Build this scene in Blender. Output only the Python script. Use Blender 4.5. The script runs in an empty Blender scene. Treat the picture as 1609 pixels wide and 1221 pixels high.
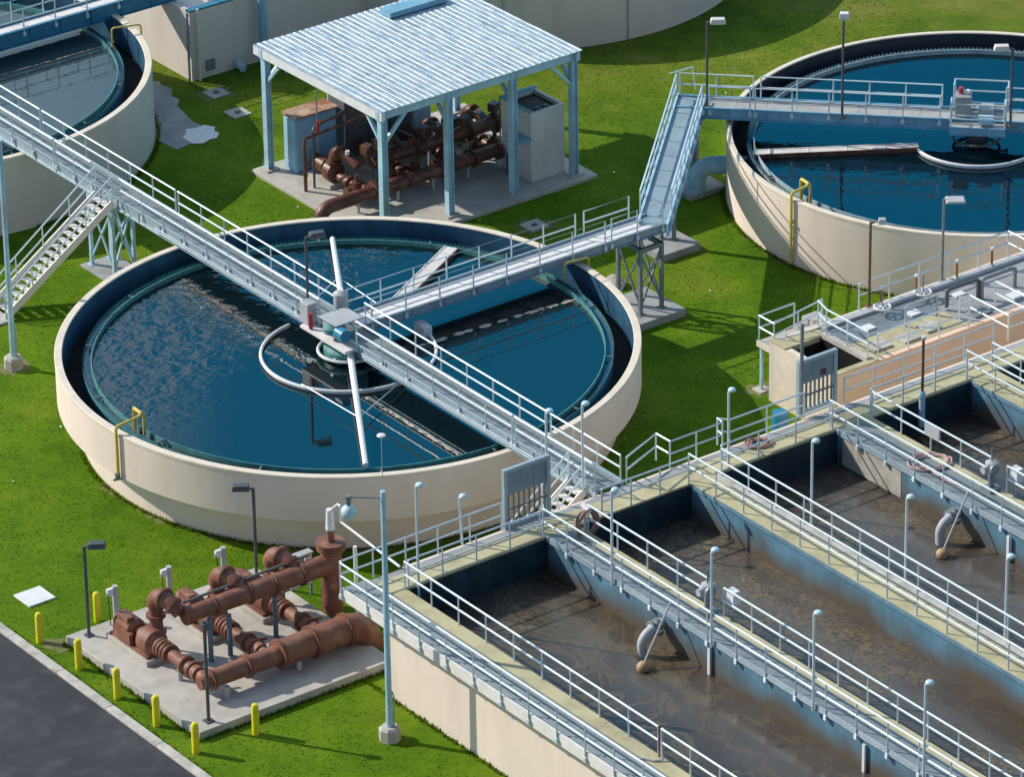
import bpy, math, random
from mathutils import Vector, Matrix
random.seed(7)
C = bpy.context.scene.collection
sc = bpy.context.scene
PI = math.pi
ORG = {}          # world origin of every parent, so parts can be built in world coordinates

# ------------------------------------------------------------------ materials
def M(name, col, rough=0.7, metal=0.0, var=0.0, scale=1.0, col2=None, bump=0.0, bscale=None,
      stretch=(1, 1, 1), detail=5.0, spec=0.5, streak=None, lo=0.35, hi=0.68, coat=0.0):
    m = bpy.data.materials.new(name); m.use_nodes = True
    N = m.node_tree.nodes; L = m.node_tree.links; b = N['Principled BSDF']
    b.inputs['Base Color'].default_value = (*col, 1); b.inputs['Roughness'].default_value = rough
    b.inputs['Metallic'].default_value = metal; b.inputs['Specular IOR Level'].default_value = spec
    if coat: b.inputs['Coat Weight'].default_value = coat
    geo = N.new('ShaderNodeNewGeometry'); mp = N.new('ShaderNodeMapping')
    mp.inputs['Scale'].default_value = stretch; L.new(geo.outputs['Position'], mp.inputs['Vector'])
    out = None
    if var or col2:
        n = N.new('ShaderNodeTexNoise'); n.inputs['Scale'].default_value = scale; n.inputs['Detail'].default_value = detail
        n.inputs['Roughness'].default_value = 0.62
        L.new(mp.outputs['Vector'], n.inputs['Vector'])
        r = N.new('ShaderNodeMapRange'); r.inputs['From Min'].default_value = lo; r.inputs['From Max'].default_value = hi
        L.new(n.outputs['Fac'], r.inputs['Value'])
        mx = N.new('ShaderNodeMix'); mx.data_type = 'RGBA'
        c2 = col2 if col2 else tuple(c * (1 - var) for c in col)
        mx.inputs['A'].default_value = (*col, 1); mx.inputs['B'].default_value = (*c2, 1)
        L.new(r.outputs['Result'], mx.inputs['Factor']); out = mx.outputs['Result']
    if streak:                     # runs and drips: noise drawn out along the vertical
        sc_, sz, col_s, amt = streak
        m2 = N.new('ShaderNodeMapping'); m2.inputs['Scale'].default_value = (1, 1, sz); L.new(geo.outputs['Position'], m2.inputs['Vector'])
        n2 = N.new('ShaderNodeTexNoise'); n2.inputs['Scale'].default_value = sc_; n2.inputs['Detail'].default_value = 6
        L.new(m2.outputs['Vector'], n2.inputs['Vector'])
        r2 = N.new('ShaderNodeMapRange'); r2.inputs['From Min'].default_value = 0.5; r2.inputs['From Max'].default_value = 0.75
        r2.inputs['To Max'].default_value = amt; L.new(n2.outputs['Fac'], r2.inputs['Value'])
        mx2 = N.new('ShaderNodeMix'); mx2.data_type = 'RGBA'; mx2.inputs['B'].default_value = (*col_s, 1)
        if out: L.new(out, mx2.inputs['A'])
        else: mx2.inputs['A'].default_value = (*col, 1)
        L.new(r2.outputs['Result'], mx2.inputs['Factor']); out = mx2.outputs['Result']
    if out: L.new(out, b.inputs['Base Color'])
    if bump:
        n3 = N.new('ShaderNodeTexNoise'); n3.inputs['Scale'].default_value = bscale or scale * 4; n3.inputs['Detail'].default_value = 6
        L.new(mp.outputs['Vector'], n3.inputs['Vector'])
        bp = N.new('ShaderNodeBump'); bp.inputs['Strength'].default_value = bump; bp.inputs['Distance'].default_value = 0.05
        L.new(n3.outputs['Fac'], bp.inputs['Height']); L.new(bp.outputs['Normal'], b.inputs['Normal'])
    return m

m_cream = M('cream_paint', (0.82, 0.69, 0.59), 0.85, var=0.08, scale=0.5, streak=(1.3, 0.16, (0.56, 0.46, 0.36), 0.28), bump=0.08, bscale=9)
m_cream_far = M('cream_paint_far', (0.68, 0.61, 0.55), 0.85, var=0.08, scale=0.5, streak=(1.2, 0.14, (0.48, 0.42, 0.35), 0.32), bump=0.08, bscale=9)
m_rim = M('rim_paint', (0.78, 0.68, 0.55), 0.8, var=0.15, scale=1.6, bump=0.05)
m_lining = M('blue_lining', (0.035, 0.12, 0.205), 0.45, var=0.35, scale=1.1, streak=(2.0, 0.25, (0.02, 0.05, 0.08), 0.6))
m_algae = M('wet_channel', (0.010, 0.016, 0.020), 0.85, var=0.5, scale=2.0, spec=0.2)
m_teal = M('teal_baffle', (0.10, 0.33, 0.32), 0.5, var=0.35, scale=3.0, streak=(5, 0.4, (0.05, 0.12, 0.11), 0.6))
m_paleteal = M('pale_baffle', (0.42, 0.56, 0.58), 0.5, var=0.3, scale=3.0)
m_galv = M('galvanised_steel', (0.40, 0.50, 0.56), 0.45, 0.25, var=0.2, scale=3.0)
m_rail = M('rail_aluminium', (0.70, 0.80, 0.84), 0.35, 0.25, var=0.12, scale=2.0)
m_plank = M('deck_plank', (0.36, 0.40, 0.42), 0.5, 0.2, var=0.25, scale=2.0)
m_grate = M('grey_grating', (0.235, 0.265, 0.275), 0.6, 0.1, var=0.25, scale=2.5, stretch=(1, 1, 1))
m_alum = M('bright_deck', (0.80, 0.76, 0.73), 0.6, 0.0, var=0.16, scale=2.2)
m_bluesteel = M('blue_steel', (0.035, 0.22, 0.35), 0.5, var=0.3, scale=2.0)
m_ltblue = M('pale_blue_steel', (0.43, 0.66, 0.78), 0.5, var=0.25, scale=1.5, streak=(3, 0.2, (0.25, 0.38, 0.45), 0.5))
m_dkbrown = M('dark_rusty_post', (0.085, 0.05, 0.035), 0.6, col2=(0.20, 0.09, 0.035), scale=1.6)
m_slate = M('slate_paint', (0.13, 0.20, 0.25), 0.5, var=0.25, scale=2.0)
m_sky = M('sky_blue_paint', (0.22, 0.46, 0.60), 0.5, var=0.25, scale=1.5)
m_greysteel = M('grey_steel', (0.24, 0.27, 0.29), 0.5, 0.2, var=0.3, scale=3.0)
m_dark = M('dark_pole', (0.10, 0.105, 0.11), 0.5, 0.1, var=0.3, scale=3.0)
m_conc = M('concrete', (0.52, 0.49, 0.44), 0.9, var=0.25, scale=1.3, bump=0.1, bscale=14, streak=(0.9, 1.0, (0.33, 0.30, 0.25), 0.65))
m_conc2 = M('weathered_concrete', (0.50, 0.45, 0.27), 0.9, col2=(0.33, 0.29, 0.18), scale=0.9, bump=0.12, bscale=12, lo=0.42, hi=0.75)
m_concgrey = M('grey_concrete', (0.36, 0.37, 0.37), 0.9, var=0.3, scale=1.0, bump=0.1, bscale=12)
m_kerb = M('kerb_concrete', (0.56, 0.54, 0.49), 0.9, var=0.3, scale=1.8, bump=0.2, bscale=14, streak=(2.2, 1.0, (0.26, 0.24, 0.18), 0.7))
m_brown = M('red_oxide_pipe', (0.23, 0.088, 0.056), 0.6, col2=(0.155, 0.055, 0.036), scale=2.6, lo=0.40, hi=0.72, streak=(2.2, 0.8, (0.36, 0.20, 0.11), 0.75), bump=0.25, bscale=14)
m_brownd = M('dark_brown_pipe', (0.16, 0.058, 0.04), 0.42, col2=(0.06, 0.024, 0.018), scale=2.6, streak=(2.5, 0.8, (0.30, 0.13, 0.055), 0.7), bump=0.3, bscale=14)  # under the shelter, this darker brown puts shade into the pipe colour
m_rust = M('rusty_sheet', (0.50, 0.36, 0.27), 0.8, col2=(0.30, 0.11, 0.04), scale=1.0, lo=0.4, hi=0.6)
m_yellow = M('yellow_paint', (0.85, 0.72, 0.02), 0.5, var=0.22, scale=5.0)
m_yelpipe = M('yellow_pipe', (0.70, 0.56, 0.10), 0.5, var=0.25, scale=4.0)
m_white = M('white_paint', (0.78, 0.79, 0.79), 0.5, var=0.14, scale=3.0)
m_offwhite = M('off_white_cabinet', (0.70, 0.66, 0.62), 0.6, var=0.12, scale=1.0, streak=(2, 0.2, (0.5, 0.46, 0.42), 0.4))
m_lens = M('pale_lens', (0.55, 0.76, 0.82), 0.25, var=0.15, scale=8)
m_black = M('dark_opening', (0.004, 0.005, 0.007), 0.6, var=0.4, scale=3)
m_salmon = M('salmon_paint', (0.84, 0.60, 0.46), 0.85, var=0.15, scale=0.6, streak=(1.5, 0.15, (0.70, 0.44, 0.30), 0.4))
m_red = M('red_paint', (0.45, 0.05, 0.07), 0.5, var=0.3, scale=6)
m_hose = M('faded_red_hose', (0.42, 0.22, 0.19), 0.7, var=0.3, scale=6)
m_rod = M('rusty_orange_rod', (0.42, 0.17, 0.05), 0.6, var=0.4, scale=5)
m_rock = M('pale_rock', (0.50, 0.47, 0.41), 0.95, var=0.45, scale=4, bump=0.4, bscale=9)
m_blue = M('cabinet_blue', (0.28, 0.55, 0.76), 0.5, var=0.2, scale=1.2)
m_pblue = M('pipe_blue', (0.30, 0.53, 0.66), 0.4, var=0.2, scale=2)
m_tan = M('tan_float', (0.50, 0.33, 0.18), 0.6, var=0.4, scale=6)
m_barrel = M('barrel_blue', (0.02, 0.22, 0.36), 0.4, var=0.2, scale=4)
m_gatepanel = M('gate_panel', (0.25, 0.31, 0.36), 0.5, 0.1, var=0.2, scale=2.0)
m_dkgrey = M('dark_grey_cabinet', (0.14, 0.145, 0.15), 0.6, var=0.25, scale=1.5)
m_ltgrey = M('light_grey_cabinet', (0.46, 0.47, 0.48), 0.6, var=0.2, scale=1.5)

def roof_mat():
    m = M('weathered_roof_sheet', (0.70, 0.75, 0.78), 0.45, 0.2, bump=0.0)
    N = m.node_tree.nodes; L = m.node_tree.links; b = N['Principled BSDF']
    geo = N.new('ShaderNodeNewGeometry'); mp = N.new('ShaderNodeMapping'); mp.inputs['Scale'].default_value = (4.5, 0.8, 0.5)
    L.new(geo.outputs['Position'], mp.inputs['Vector'])
    n = N.new('ShaderNodeTexNoise'); n.inputs['Scale'].default_value = 1.6; n.inputs['Detail'].default_value = 8; n.inputs['Roughness'].default_value = 0.75
    L.new(mp.outputs['Vector'], n.inputs['Vector'])
    r = N.new('ShaderNodeValToRGB'); e = r.color_ramp.elements
    e[0].position = 0.33; e[0].color = (0.16, 0.21, 0.25, 1); e[1].position = 0.68; e[1].color = (0.60, 0.68, 0.73, 1)
    k = e.new(0.5); k.color = (0.39, 0.465, 0.52, 1)
    L.new(n.outputs['Fac'], r.inputs['Fac']); L.new(r.outputs['Color'], b.inputs['Base Color'])
    return m
m_roof = roof_mat()

def grass_mat():
    m = bpy.data.materials.new('mown_grass'); m.use_nodes = True
    N = m.node_tree.nodes; L = m.node_tree.links; b = N['Principled BSDF']
    b.inputs['Roughness'].default_value = 0.95; b.inputs['Specular IOR Level'].default_value = 0.1
    geo = N.new('ShaderNodeNewGeometry')
    def noise(scale, det, stretch=(1, 1, 1), rough=0.6):
        mp = N.new('ShaderNodeMapping'); mp.inputs['Scale'].default_value = stretch; mp.inputs['Rotation'].default_value = (0, 0, 0.5)
        L.new(geo.outputs['Position'], mp.inputs['Vector'])
        n = N.new('ShaderNodeTexNoise'); n.inputs['Scale'].default_value = scale; n.inputs['Detail'].default_value = det; n.inputs['Roughness'].default_value = rough
        L.new(mp.outputs['Vector'], n.inputs['Vector']); return n.outputs['Fac']
    def ramp(f, stops):
        r = N.new('ShaderNodeValToRGB'); e = r.color_ramp.elements
        e[0].position, e[0].color = stops[0][0], (*stops[0][1], 1); e[1].position, e[1].color = stops[-1][0], (*stops[-1][1], 1)
        for p_, c_ in stops[1:-1]: k = e.new(p_); k.color = (*c_, 1)
        L.new(f, r.inputs['Fac']); return r.outputs['Color']
    big = ramp(noise(0.16, 5), [(0.30, (0.056, 0.128, 0.004)), (0.5, (0.094, 0.178, 0.005)), (0.72, (0.158, 0.212, 0.016))])
    fine = ramp(noise(3.4, 8, (1, 1, 1), 0.72), [(0.28, (0.76, 0.79, 0.72)), (0.5, (0.97, 0.98, 0.95)), (0.74, (1.18, 1.14, 1.2))])
    mx = N.new('ShaderNodeMix'); mx.data_type = 'RGBA'; mx.blend_type = 'MULTIPLY'; mx.inputs['Factor'].default_value = 1.0
    L.new(big, mx.inputs['A']); L.new(fine, mx.inputs['B'])
    mid = ramp(noise(0.75, 6, (1, 1, 1), 0.65), [(0.3, (0.72, 0.78, 0.7)), (0.5, (1, 1, 1)), (0.72, (1.28, 1.16, 1.5))])
    mx2 = N.new('ShaderNodeMix'); mx2.data_type = 'RGBA'; mx2.blend_type = 'MULTIPLY'; mx2.inputs['Factor'].default_value = 1.0
    L.new(mx.outputs['Result'], mx2.inputs['A']); L.new(mid, mx2.inputs['B'])
    # the far lawn turns more olive
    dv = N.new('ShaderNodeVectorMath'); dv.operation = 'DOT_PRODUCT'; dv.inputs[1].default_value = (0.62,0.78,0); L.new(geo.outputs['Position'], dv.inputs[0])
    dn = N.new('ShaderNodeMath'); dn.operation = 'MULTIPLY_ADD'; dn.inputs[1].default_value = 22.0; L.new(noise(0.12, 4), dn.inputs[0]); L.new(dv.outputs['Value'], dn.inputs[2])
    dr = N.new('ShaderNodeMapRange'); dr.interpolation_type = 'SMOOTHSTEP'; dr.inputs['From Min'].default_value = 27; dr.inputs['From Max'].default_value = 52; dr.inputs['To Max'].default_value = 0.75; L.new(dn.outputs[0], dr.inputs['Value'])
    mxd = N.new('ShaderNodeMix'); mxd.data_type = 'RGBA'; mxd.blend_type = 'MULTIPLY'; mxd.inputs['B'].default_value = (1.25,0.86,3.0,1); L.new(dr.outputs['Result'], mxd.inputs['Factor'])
    # bare, straw-coloured patches
    bare = N.new('ShaderNodeMapRange'); bare.inputs['From Min'].default_value = 0.66; bare.inputs['From Max'].default_value = 0.80; bare.inputs['To Max'].default_value = 0.55
    L.new(noise(0.42, 7, (1, 1, 1), 0.7), bare.inputs['Value'])
    mx3 = N.new('ShaderNodeMix'); mx3.data_type = 'RGBA'; mx3.inputs['B'].default_value = (0.20, 0.17, 0.06, 1)
    L.new(bare.outputs['Result'], mx3.inputs['Factor']); L.new(mx2.outputs['Result'], mxd.inputs['A']); L.new(mxd.outputs['Result'], mx3.inputs['A'])
    L.new(mx3.outputs['Result'], b.inputs['Base Color'])
    bp = N.new('ShaderNodeBump'); bp.inputs['Strength'].default_value = 0.38; bp.inputs['Distance'].default_value = 0.10
    L.new(noise(5.0, 8, (1, 1, 1), 0.7), bp.inputs['Height']); L.new(bp.outputs['Normal'], b.inputs['Normal'])
    return m
m_grass = grass_mat()
m_blade = M('grass_blade', (0.12, 0.205, 0.007), 0.9, col2=(0.075, 0.14, 0.005), scale=1.5, spec=0.1)
_b = m_blade.node_tree.nodes['Principled BSDF']; _t = m_blade.node_tree.nodes.new('ShaderNodeBsdfTranslucent'); _a = m_blade.node_tree.nodes.new('ShaderNodeMixShader'); _a.inputs[0].default_value = 0.5
m_blade.node_tree.links.new(_b.inputs['Base Color'].links[0].from_socket, _t.inputs['Color']); m_blade.node_tree.links.new(_b.outputs[0], _a.inputs[1]); m_blade.node_tree.links.new(_t.outputs[0], _a.inputs[2]); m_blade.node_tree.links.new(_a.outputs[0], m_blade.node_tree.nodes['Material Output'].inputs['Surface'])
m_road = M('asphalt', (0.026, 0.028, 0.034), 0.85, col2=(0.046, 0.048, 0.056), scale=0.35, bump=0.25, bscale=30, lo=0.4, hi=0.7, streak=(1.1, 1.0, (0.085, 0.087, 0.095), 0.55))
m_soil = M('bare_soil', (0.21, 0.17, 0.08), 0.95, col2=(0.10, 0.15, 0.02), scale=2.5, bump=0.3, bscale=8)

def water_mat(name, base, tint, calm, ripple, rscale, bound, rough=0.03, ior=2.0):
    m = bpy.data.materials.new(name); m.use_nodes = True
    N = m.node_tree.nodes; L = m.node_tree.links; b = N['Principled BSDF']
    N.remove(b); df = N.new('ShaderNodeBsdfDiffuse'); df.inputs['Color'].default_value = (*base, 1)
    gl = N.new('ShaderNodeBsdfGlossy'); gl.inputs['Color'].default_value = (*tint, 1); gl.inputs['Roughness'].default_value = rough
    sh_ = N.new('ShaderNodeAddShader'); L.new(df.outputs[0], sh_.inputs[0]); L.new(gl.outputs[0], sh_.inputs[1]); L.new(sh_.outputs[0], N['Material Output'].inputs['Surface'])
    geo = N.new('ShaderNodeNewGeometry')
    def dot(v):
        d = N.new('ShaderNodeVectorMath'); d.operation = 'DOT_PRODUCT'; d.inputs[1].default_value = v; L.new(geo.outputs['Position'], d.inputs[0]); return d.outputs['Value']
    cx = N.new('ShaderNodeCombineXYZ')                # wavelets run across the wind
    L.new(dot((0.806*0.8,-0.5915*0.8,0)), cx.inputs['X']); L.new(dot((0.5915*1.1,0.806*1.1,0)), cx.inputs['Y'])
    n = N.new('ShaderNodeTexNoise'); n.inputs['Scale'].default_value = rscale; n.inputs['Detail'].default_value = 2.8; n.inputs['Roughness'].default_value = 0.5
    n.inputs['Distortion'].default_value = 0.5; L.new(cx.outputs[0], n.inputs['Vector'])
    # the wind ruffles one side of the pool, the lee side lies calm
    big = N.new('ShaderNodeTexNoise'); big.inputs['Scale'].default_value = 0.30; big.inputs['Detail'].default_value = 4; L.new(geo.outputs['Position'], big.inputs['Vector'])
    ma = N.new('ShaderNodeMath'); ma.operation = 'MULTIPLY_ADD'; ma.inputs[1].default_value = 9.0; L.new(big.outputs['Fac'], ma.inputs[0]); L.new(dot((-0.25,1.43,0)), ma.inputs[2])
    r = N.new('ShaderNodeMapRange'); r.interpolation_type = 'SMOOTHSTEP'; r.inputs['From Min'].default_value = bound[0]; r.inputs['From Max'].default_value = bound[1]
    r.inputs['To Min'].default_value = calm; r.inputs['To Max'].default_value = ripple; L.new(ma.outputs[0], r.inputs['Value'])
    bp = N.new('ShaderNodeBump'); bp.inputs['Distance'].default_value = 0.10
    L.new(r.outputs['Result'], bp.inputs['Strength']); L.new(n.outputs['Fac'], bp.inputs['Height']); L.new(bp.outputs['Normal'], gl.inputs['Normal'])
    return m
m_water = water_mat('clear_water', (0.003, 0.010, 0.014), (0.135, 0.140, 0.142), 0.015, 0.42, 2.2, (4.0, 13.0))
m_water_left = water_mat('grey_water', (0.030, 0.052, 0.058), (0.13, 0.14, 0.145), 0.06, 0.10, 1.2, (30, 60), ior=1.8)  # grey cloud reflection is put into the base colour
m_water_right = water_mat('blue_water', (0.001, 0.008, 0.014), (0.135, 0.14, 0.145), 0.02, 0.14, 1.6, (-34, -22))

def sludge_mat():
    m = bpy.data.materials.new('mixed_liquor'); m.use_nodes = True
    N = m.node_tree.nodes; L = m.node_tree.links; b = N['Principled BSDF']
    b.inputs['IOR'].default_value = 1.45
    geo = N.new('ShaderNodeNewGeometry')
    def noise(scale, det, dist, off):
        mp = N.new('ShaderNodeMapping'); mp.inputs['Location'].default_value = off; mp.inputs['Scale'].default_value = (1.25, 0.8, 1)
        L.new(geo.outputs['Position'], mp.inputs['Vector'])
        n = N.new('ShaderNodeTexNoise'); n.inputs['Scale'].default_value = scale; n.inputs['Detail'].default_value = det; n.inputs['Distortion'].default_value = dist
        n.inputs['Roughness'].default_value = 0.6; L.new(mp.outputs['Vector'], n.inputs['Vector']); return n.outputs['Fac']
    r0 = N.new('ShaderNodeValToRGB'); e = r0.color_ramp.elements
    e[0].position = 0.36; e[0].color = (0.050, 0.033, 0.019, 1); e[1].position = 0.64; e[1].color = (0.070, 0.059, 0.057, 1)
    L.new(noise(0.22, 4, 0.5, (3, 8, 0)), r0.inputs['Fac'])
    # thin curling lines of scum: ridges of a warped noise
    f = noise(0.30, 5, 1.3, (0, 0, 0))
    s1 = N.new('ShaderNodeMath'); s1.operation = 'SUBTRACT'; s1.inputs[1].default_value = 0.5; L.new(f, s1.inputs[0])
    s2 = N.new('ShaderNodeMath'); s2.operation = 'ABSOLUTE'; L.new(s1.outputs[0], s2.inputs[0])
    r1 = N.new('ShaderNodeMapRange'); r1.inputs['From Min'].default_value = 0.0; r1.inputs['From Max'].default_value = 0.035; r1.inputs['To Min'].default_value = 0.32; r1.inputs['To Max'].default_value = 0.0
    L.new(s2.outputs[0], r1.inputs['Value'])
    # mats of speckled foam
    r2 = N.new('ShaderNodeMapRange'); r2.inputs['From Min'].default_value = 0.50; r2.inputs['From Max'].default_value = 0.68
    fm = noise(0.26, 4, 0.9, (20, 4, 0))
    for ctr, rad, amt in (((1.2,-21.5,2.2),5.5,0.16),((0.9,-28.0,2.2),3.0,0.10),((7.2,-21.5,2.2),3.2,0.12),((-7.5,-23.5,2.2),2.2,0.08),((-4.5,-31.5,2.2),2.8,0.09)):
        dd = N.new('ShaderNodeVectorMath'); dd.operation = 'DISTANCE'; dd.inputs[1].default_value = ctr; L.new(geo.outputs['Position'], dd.inputs[0])
        rd = N.new('ShaderNodeMapRange'); rd.inputs['From Max'].default_value = rad; rd.inputs['To Min'].default_value = amt; rd.inputs['To Max'].default_value = 0; L.new(dd.outputs['Value'], rd.inputs['Value'])
        aa = N.new('ShaderNodeMath'); aa.operation = 'ADD'; L.new(fm, aa.inputs[0]); L.new(rd.outputs['Result'], aa.inputs[1]); fm = aa.outputs[0]
    L.new(fm, r2.inputs['Value'])
    vor = N.new('ShaderNodeTexNoise'); vor.inputs['Scale'].default_value = 6.5; vor.inputs['Detail'].default_value = 6; L.new(geo.outputs['Position'], vor.inputs['Vector'])
    r3 = N.new('ShaderNodeMapRange'); r3.inputs['From Min'].default_value = 0.40; r3.inputs['From Max'].default_value = 0.72; L.new(vor.outputs['Fac'], r3.inputs['Value'])
    mu = N.new('ShaderNodeMath'); mu.operation = 'MULTIPLY'; L.new(r2.outputs['Result'], mu.inputs[0]); L.new(r3.outputs['Result'], mu.inputs[1])
    rk2 = N.new('ShaderNodeMapRange'); rk2.inputs['From Min'].default_value = 0.45; rk2.inputs['From Max'].default_value = 0.60; L.new(noise(0.17, 3, 0.4, (9, 1, 0)), rk2.inputs['Value'])
    mk = N.new('ShaderNodeMath'); mk.operation = 'MULTIPLY'; L.new(r1.outputs['Result'], mk.inputs[0]); L.new(rk2.outputs['Result'], mk.inputs[1])
    m3 = N.new('ShaderNodeMath'); m3.operation = 'MAXIMUM'; L.new(mu.outputs[0], m3.inputs[0]); L.new(mk.outputs[0], m3.inputs[1])
    mx = N.new('ShaderNodeMix'); mx.data_type = 'RGBA'; mx.inputs['B'].default_value = (0.215, 0.17, 0.09, 1)
    L.new(m3.outputs[0], mx.inputs['Factor']); L.new(r0.outputs['Color'], mx.inputs['A']); L.new(mx.outputs['Result'], b.inputs['Base Color'])
    rr = N.new('ShaderNodeMapRange'); rr.inputs['To Min'].default_value = 0.22; rr.inputs['To Max'].default_value = 0.8; L.new(m3.outputs[0], rr.inputs['Value']); L.new(rr.outputs['Result'], b.inputs['Roughness'])
    bp = N.new('ShaderNodeBump'); bp.inputs['Strength'].default_value = 0.16; bp.inputs['Distance'].default_value = 0.08
    L.new(noise(1.3, 5, 0.5, (1, 2, 0)), bp.inputs['Height']); L.new(bp.outputs['Normal'], b.inputs['Normal'])
    return m
m_sludge = sludge_mat()

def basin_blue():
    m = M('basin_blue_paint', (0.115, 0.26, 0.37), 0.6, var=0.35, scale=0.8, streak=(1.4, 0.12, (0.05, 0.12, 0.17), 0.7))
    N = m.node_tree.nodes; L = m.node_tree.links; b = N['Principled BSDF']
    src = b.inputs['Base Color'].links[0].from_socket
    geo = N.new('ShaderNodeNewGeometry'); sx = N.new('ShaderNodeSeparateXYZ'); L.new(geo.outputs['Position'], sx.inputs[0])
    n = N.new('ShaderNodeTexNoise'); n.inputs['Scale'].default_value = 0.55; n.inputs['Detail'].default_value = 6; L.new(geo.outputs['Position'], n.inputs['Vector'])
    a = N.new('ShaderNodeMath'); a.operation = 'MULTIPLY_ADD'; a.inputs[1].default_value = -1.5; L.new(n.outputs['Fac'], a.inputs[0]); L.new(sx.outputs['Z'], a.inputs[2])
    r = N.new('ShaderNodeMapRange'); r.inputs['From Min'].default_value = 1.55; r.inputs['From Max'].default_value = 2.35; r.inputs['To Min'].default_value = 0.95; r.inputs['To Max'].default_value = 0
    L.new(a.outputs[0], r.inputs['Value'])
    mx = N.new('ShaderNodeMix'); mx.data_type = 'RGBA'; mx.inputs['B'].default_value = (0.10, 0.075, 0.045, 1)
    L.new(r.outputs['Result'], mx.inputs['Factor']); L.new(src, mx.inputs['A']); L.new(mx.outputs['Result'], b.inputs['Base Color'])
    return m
m_basin = basin_blue()
m_edge = M('blue_edge_angle', (0.16, 0.30, 0.40), 0.6, var=0.35, scale=2.0)
m_basin_dark = M('dark_basin_wall', (0.012, 0.040, 0.060), 0.5, col2=(0.006, 0.014, 0.020), scale=1.2, streak=(1.6, 0.2, (0.04, 0.07, 0.08), 0.5))  # near-black blue with paler vertical streaks

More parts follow.
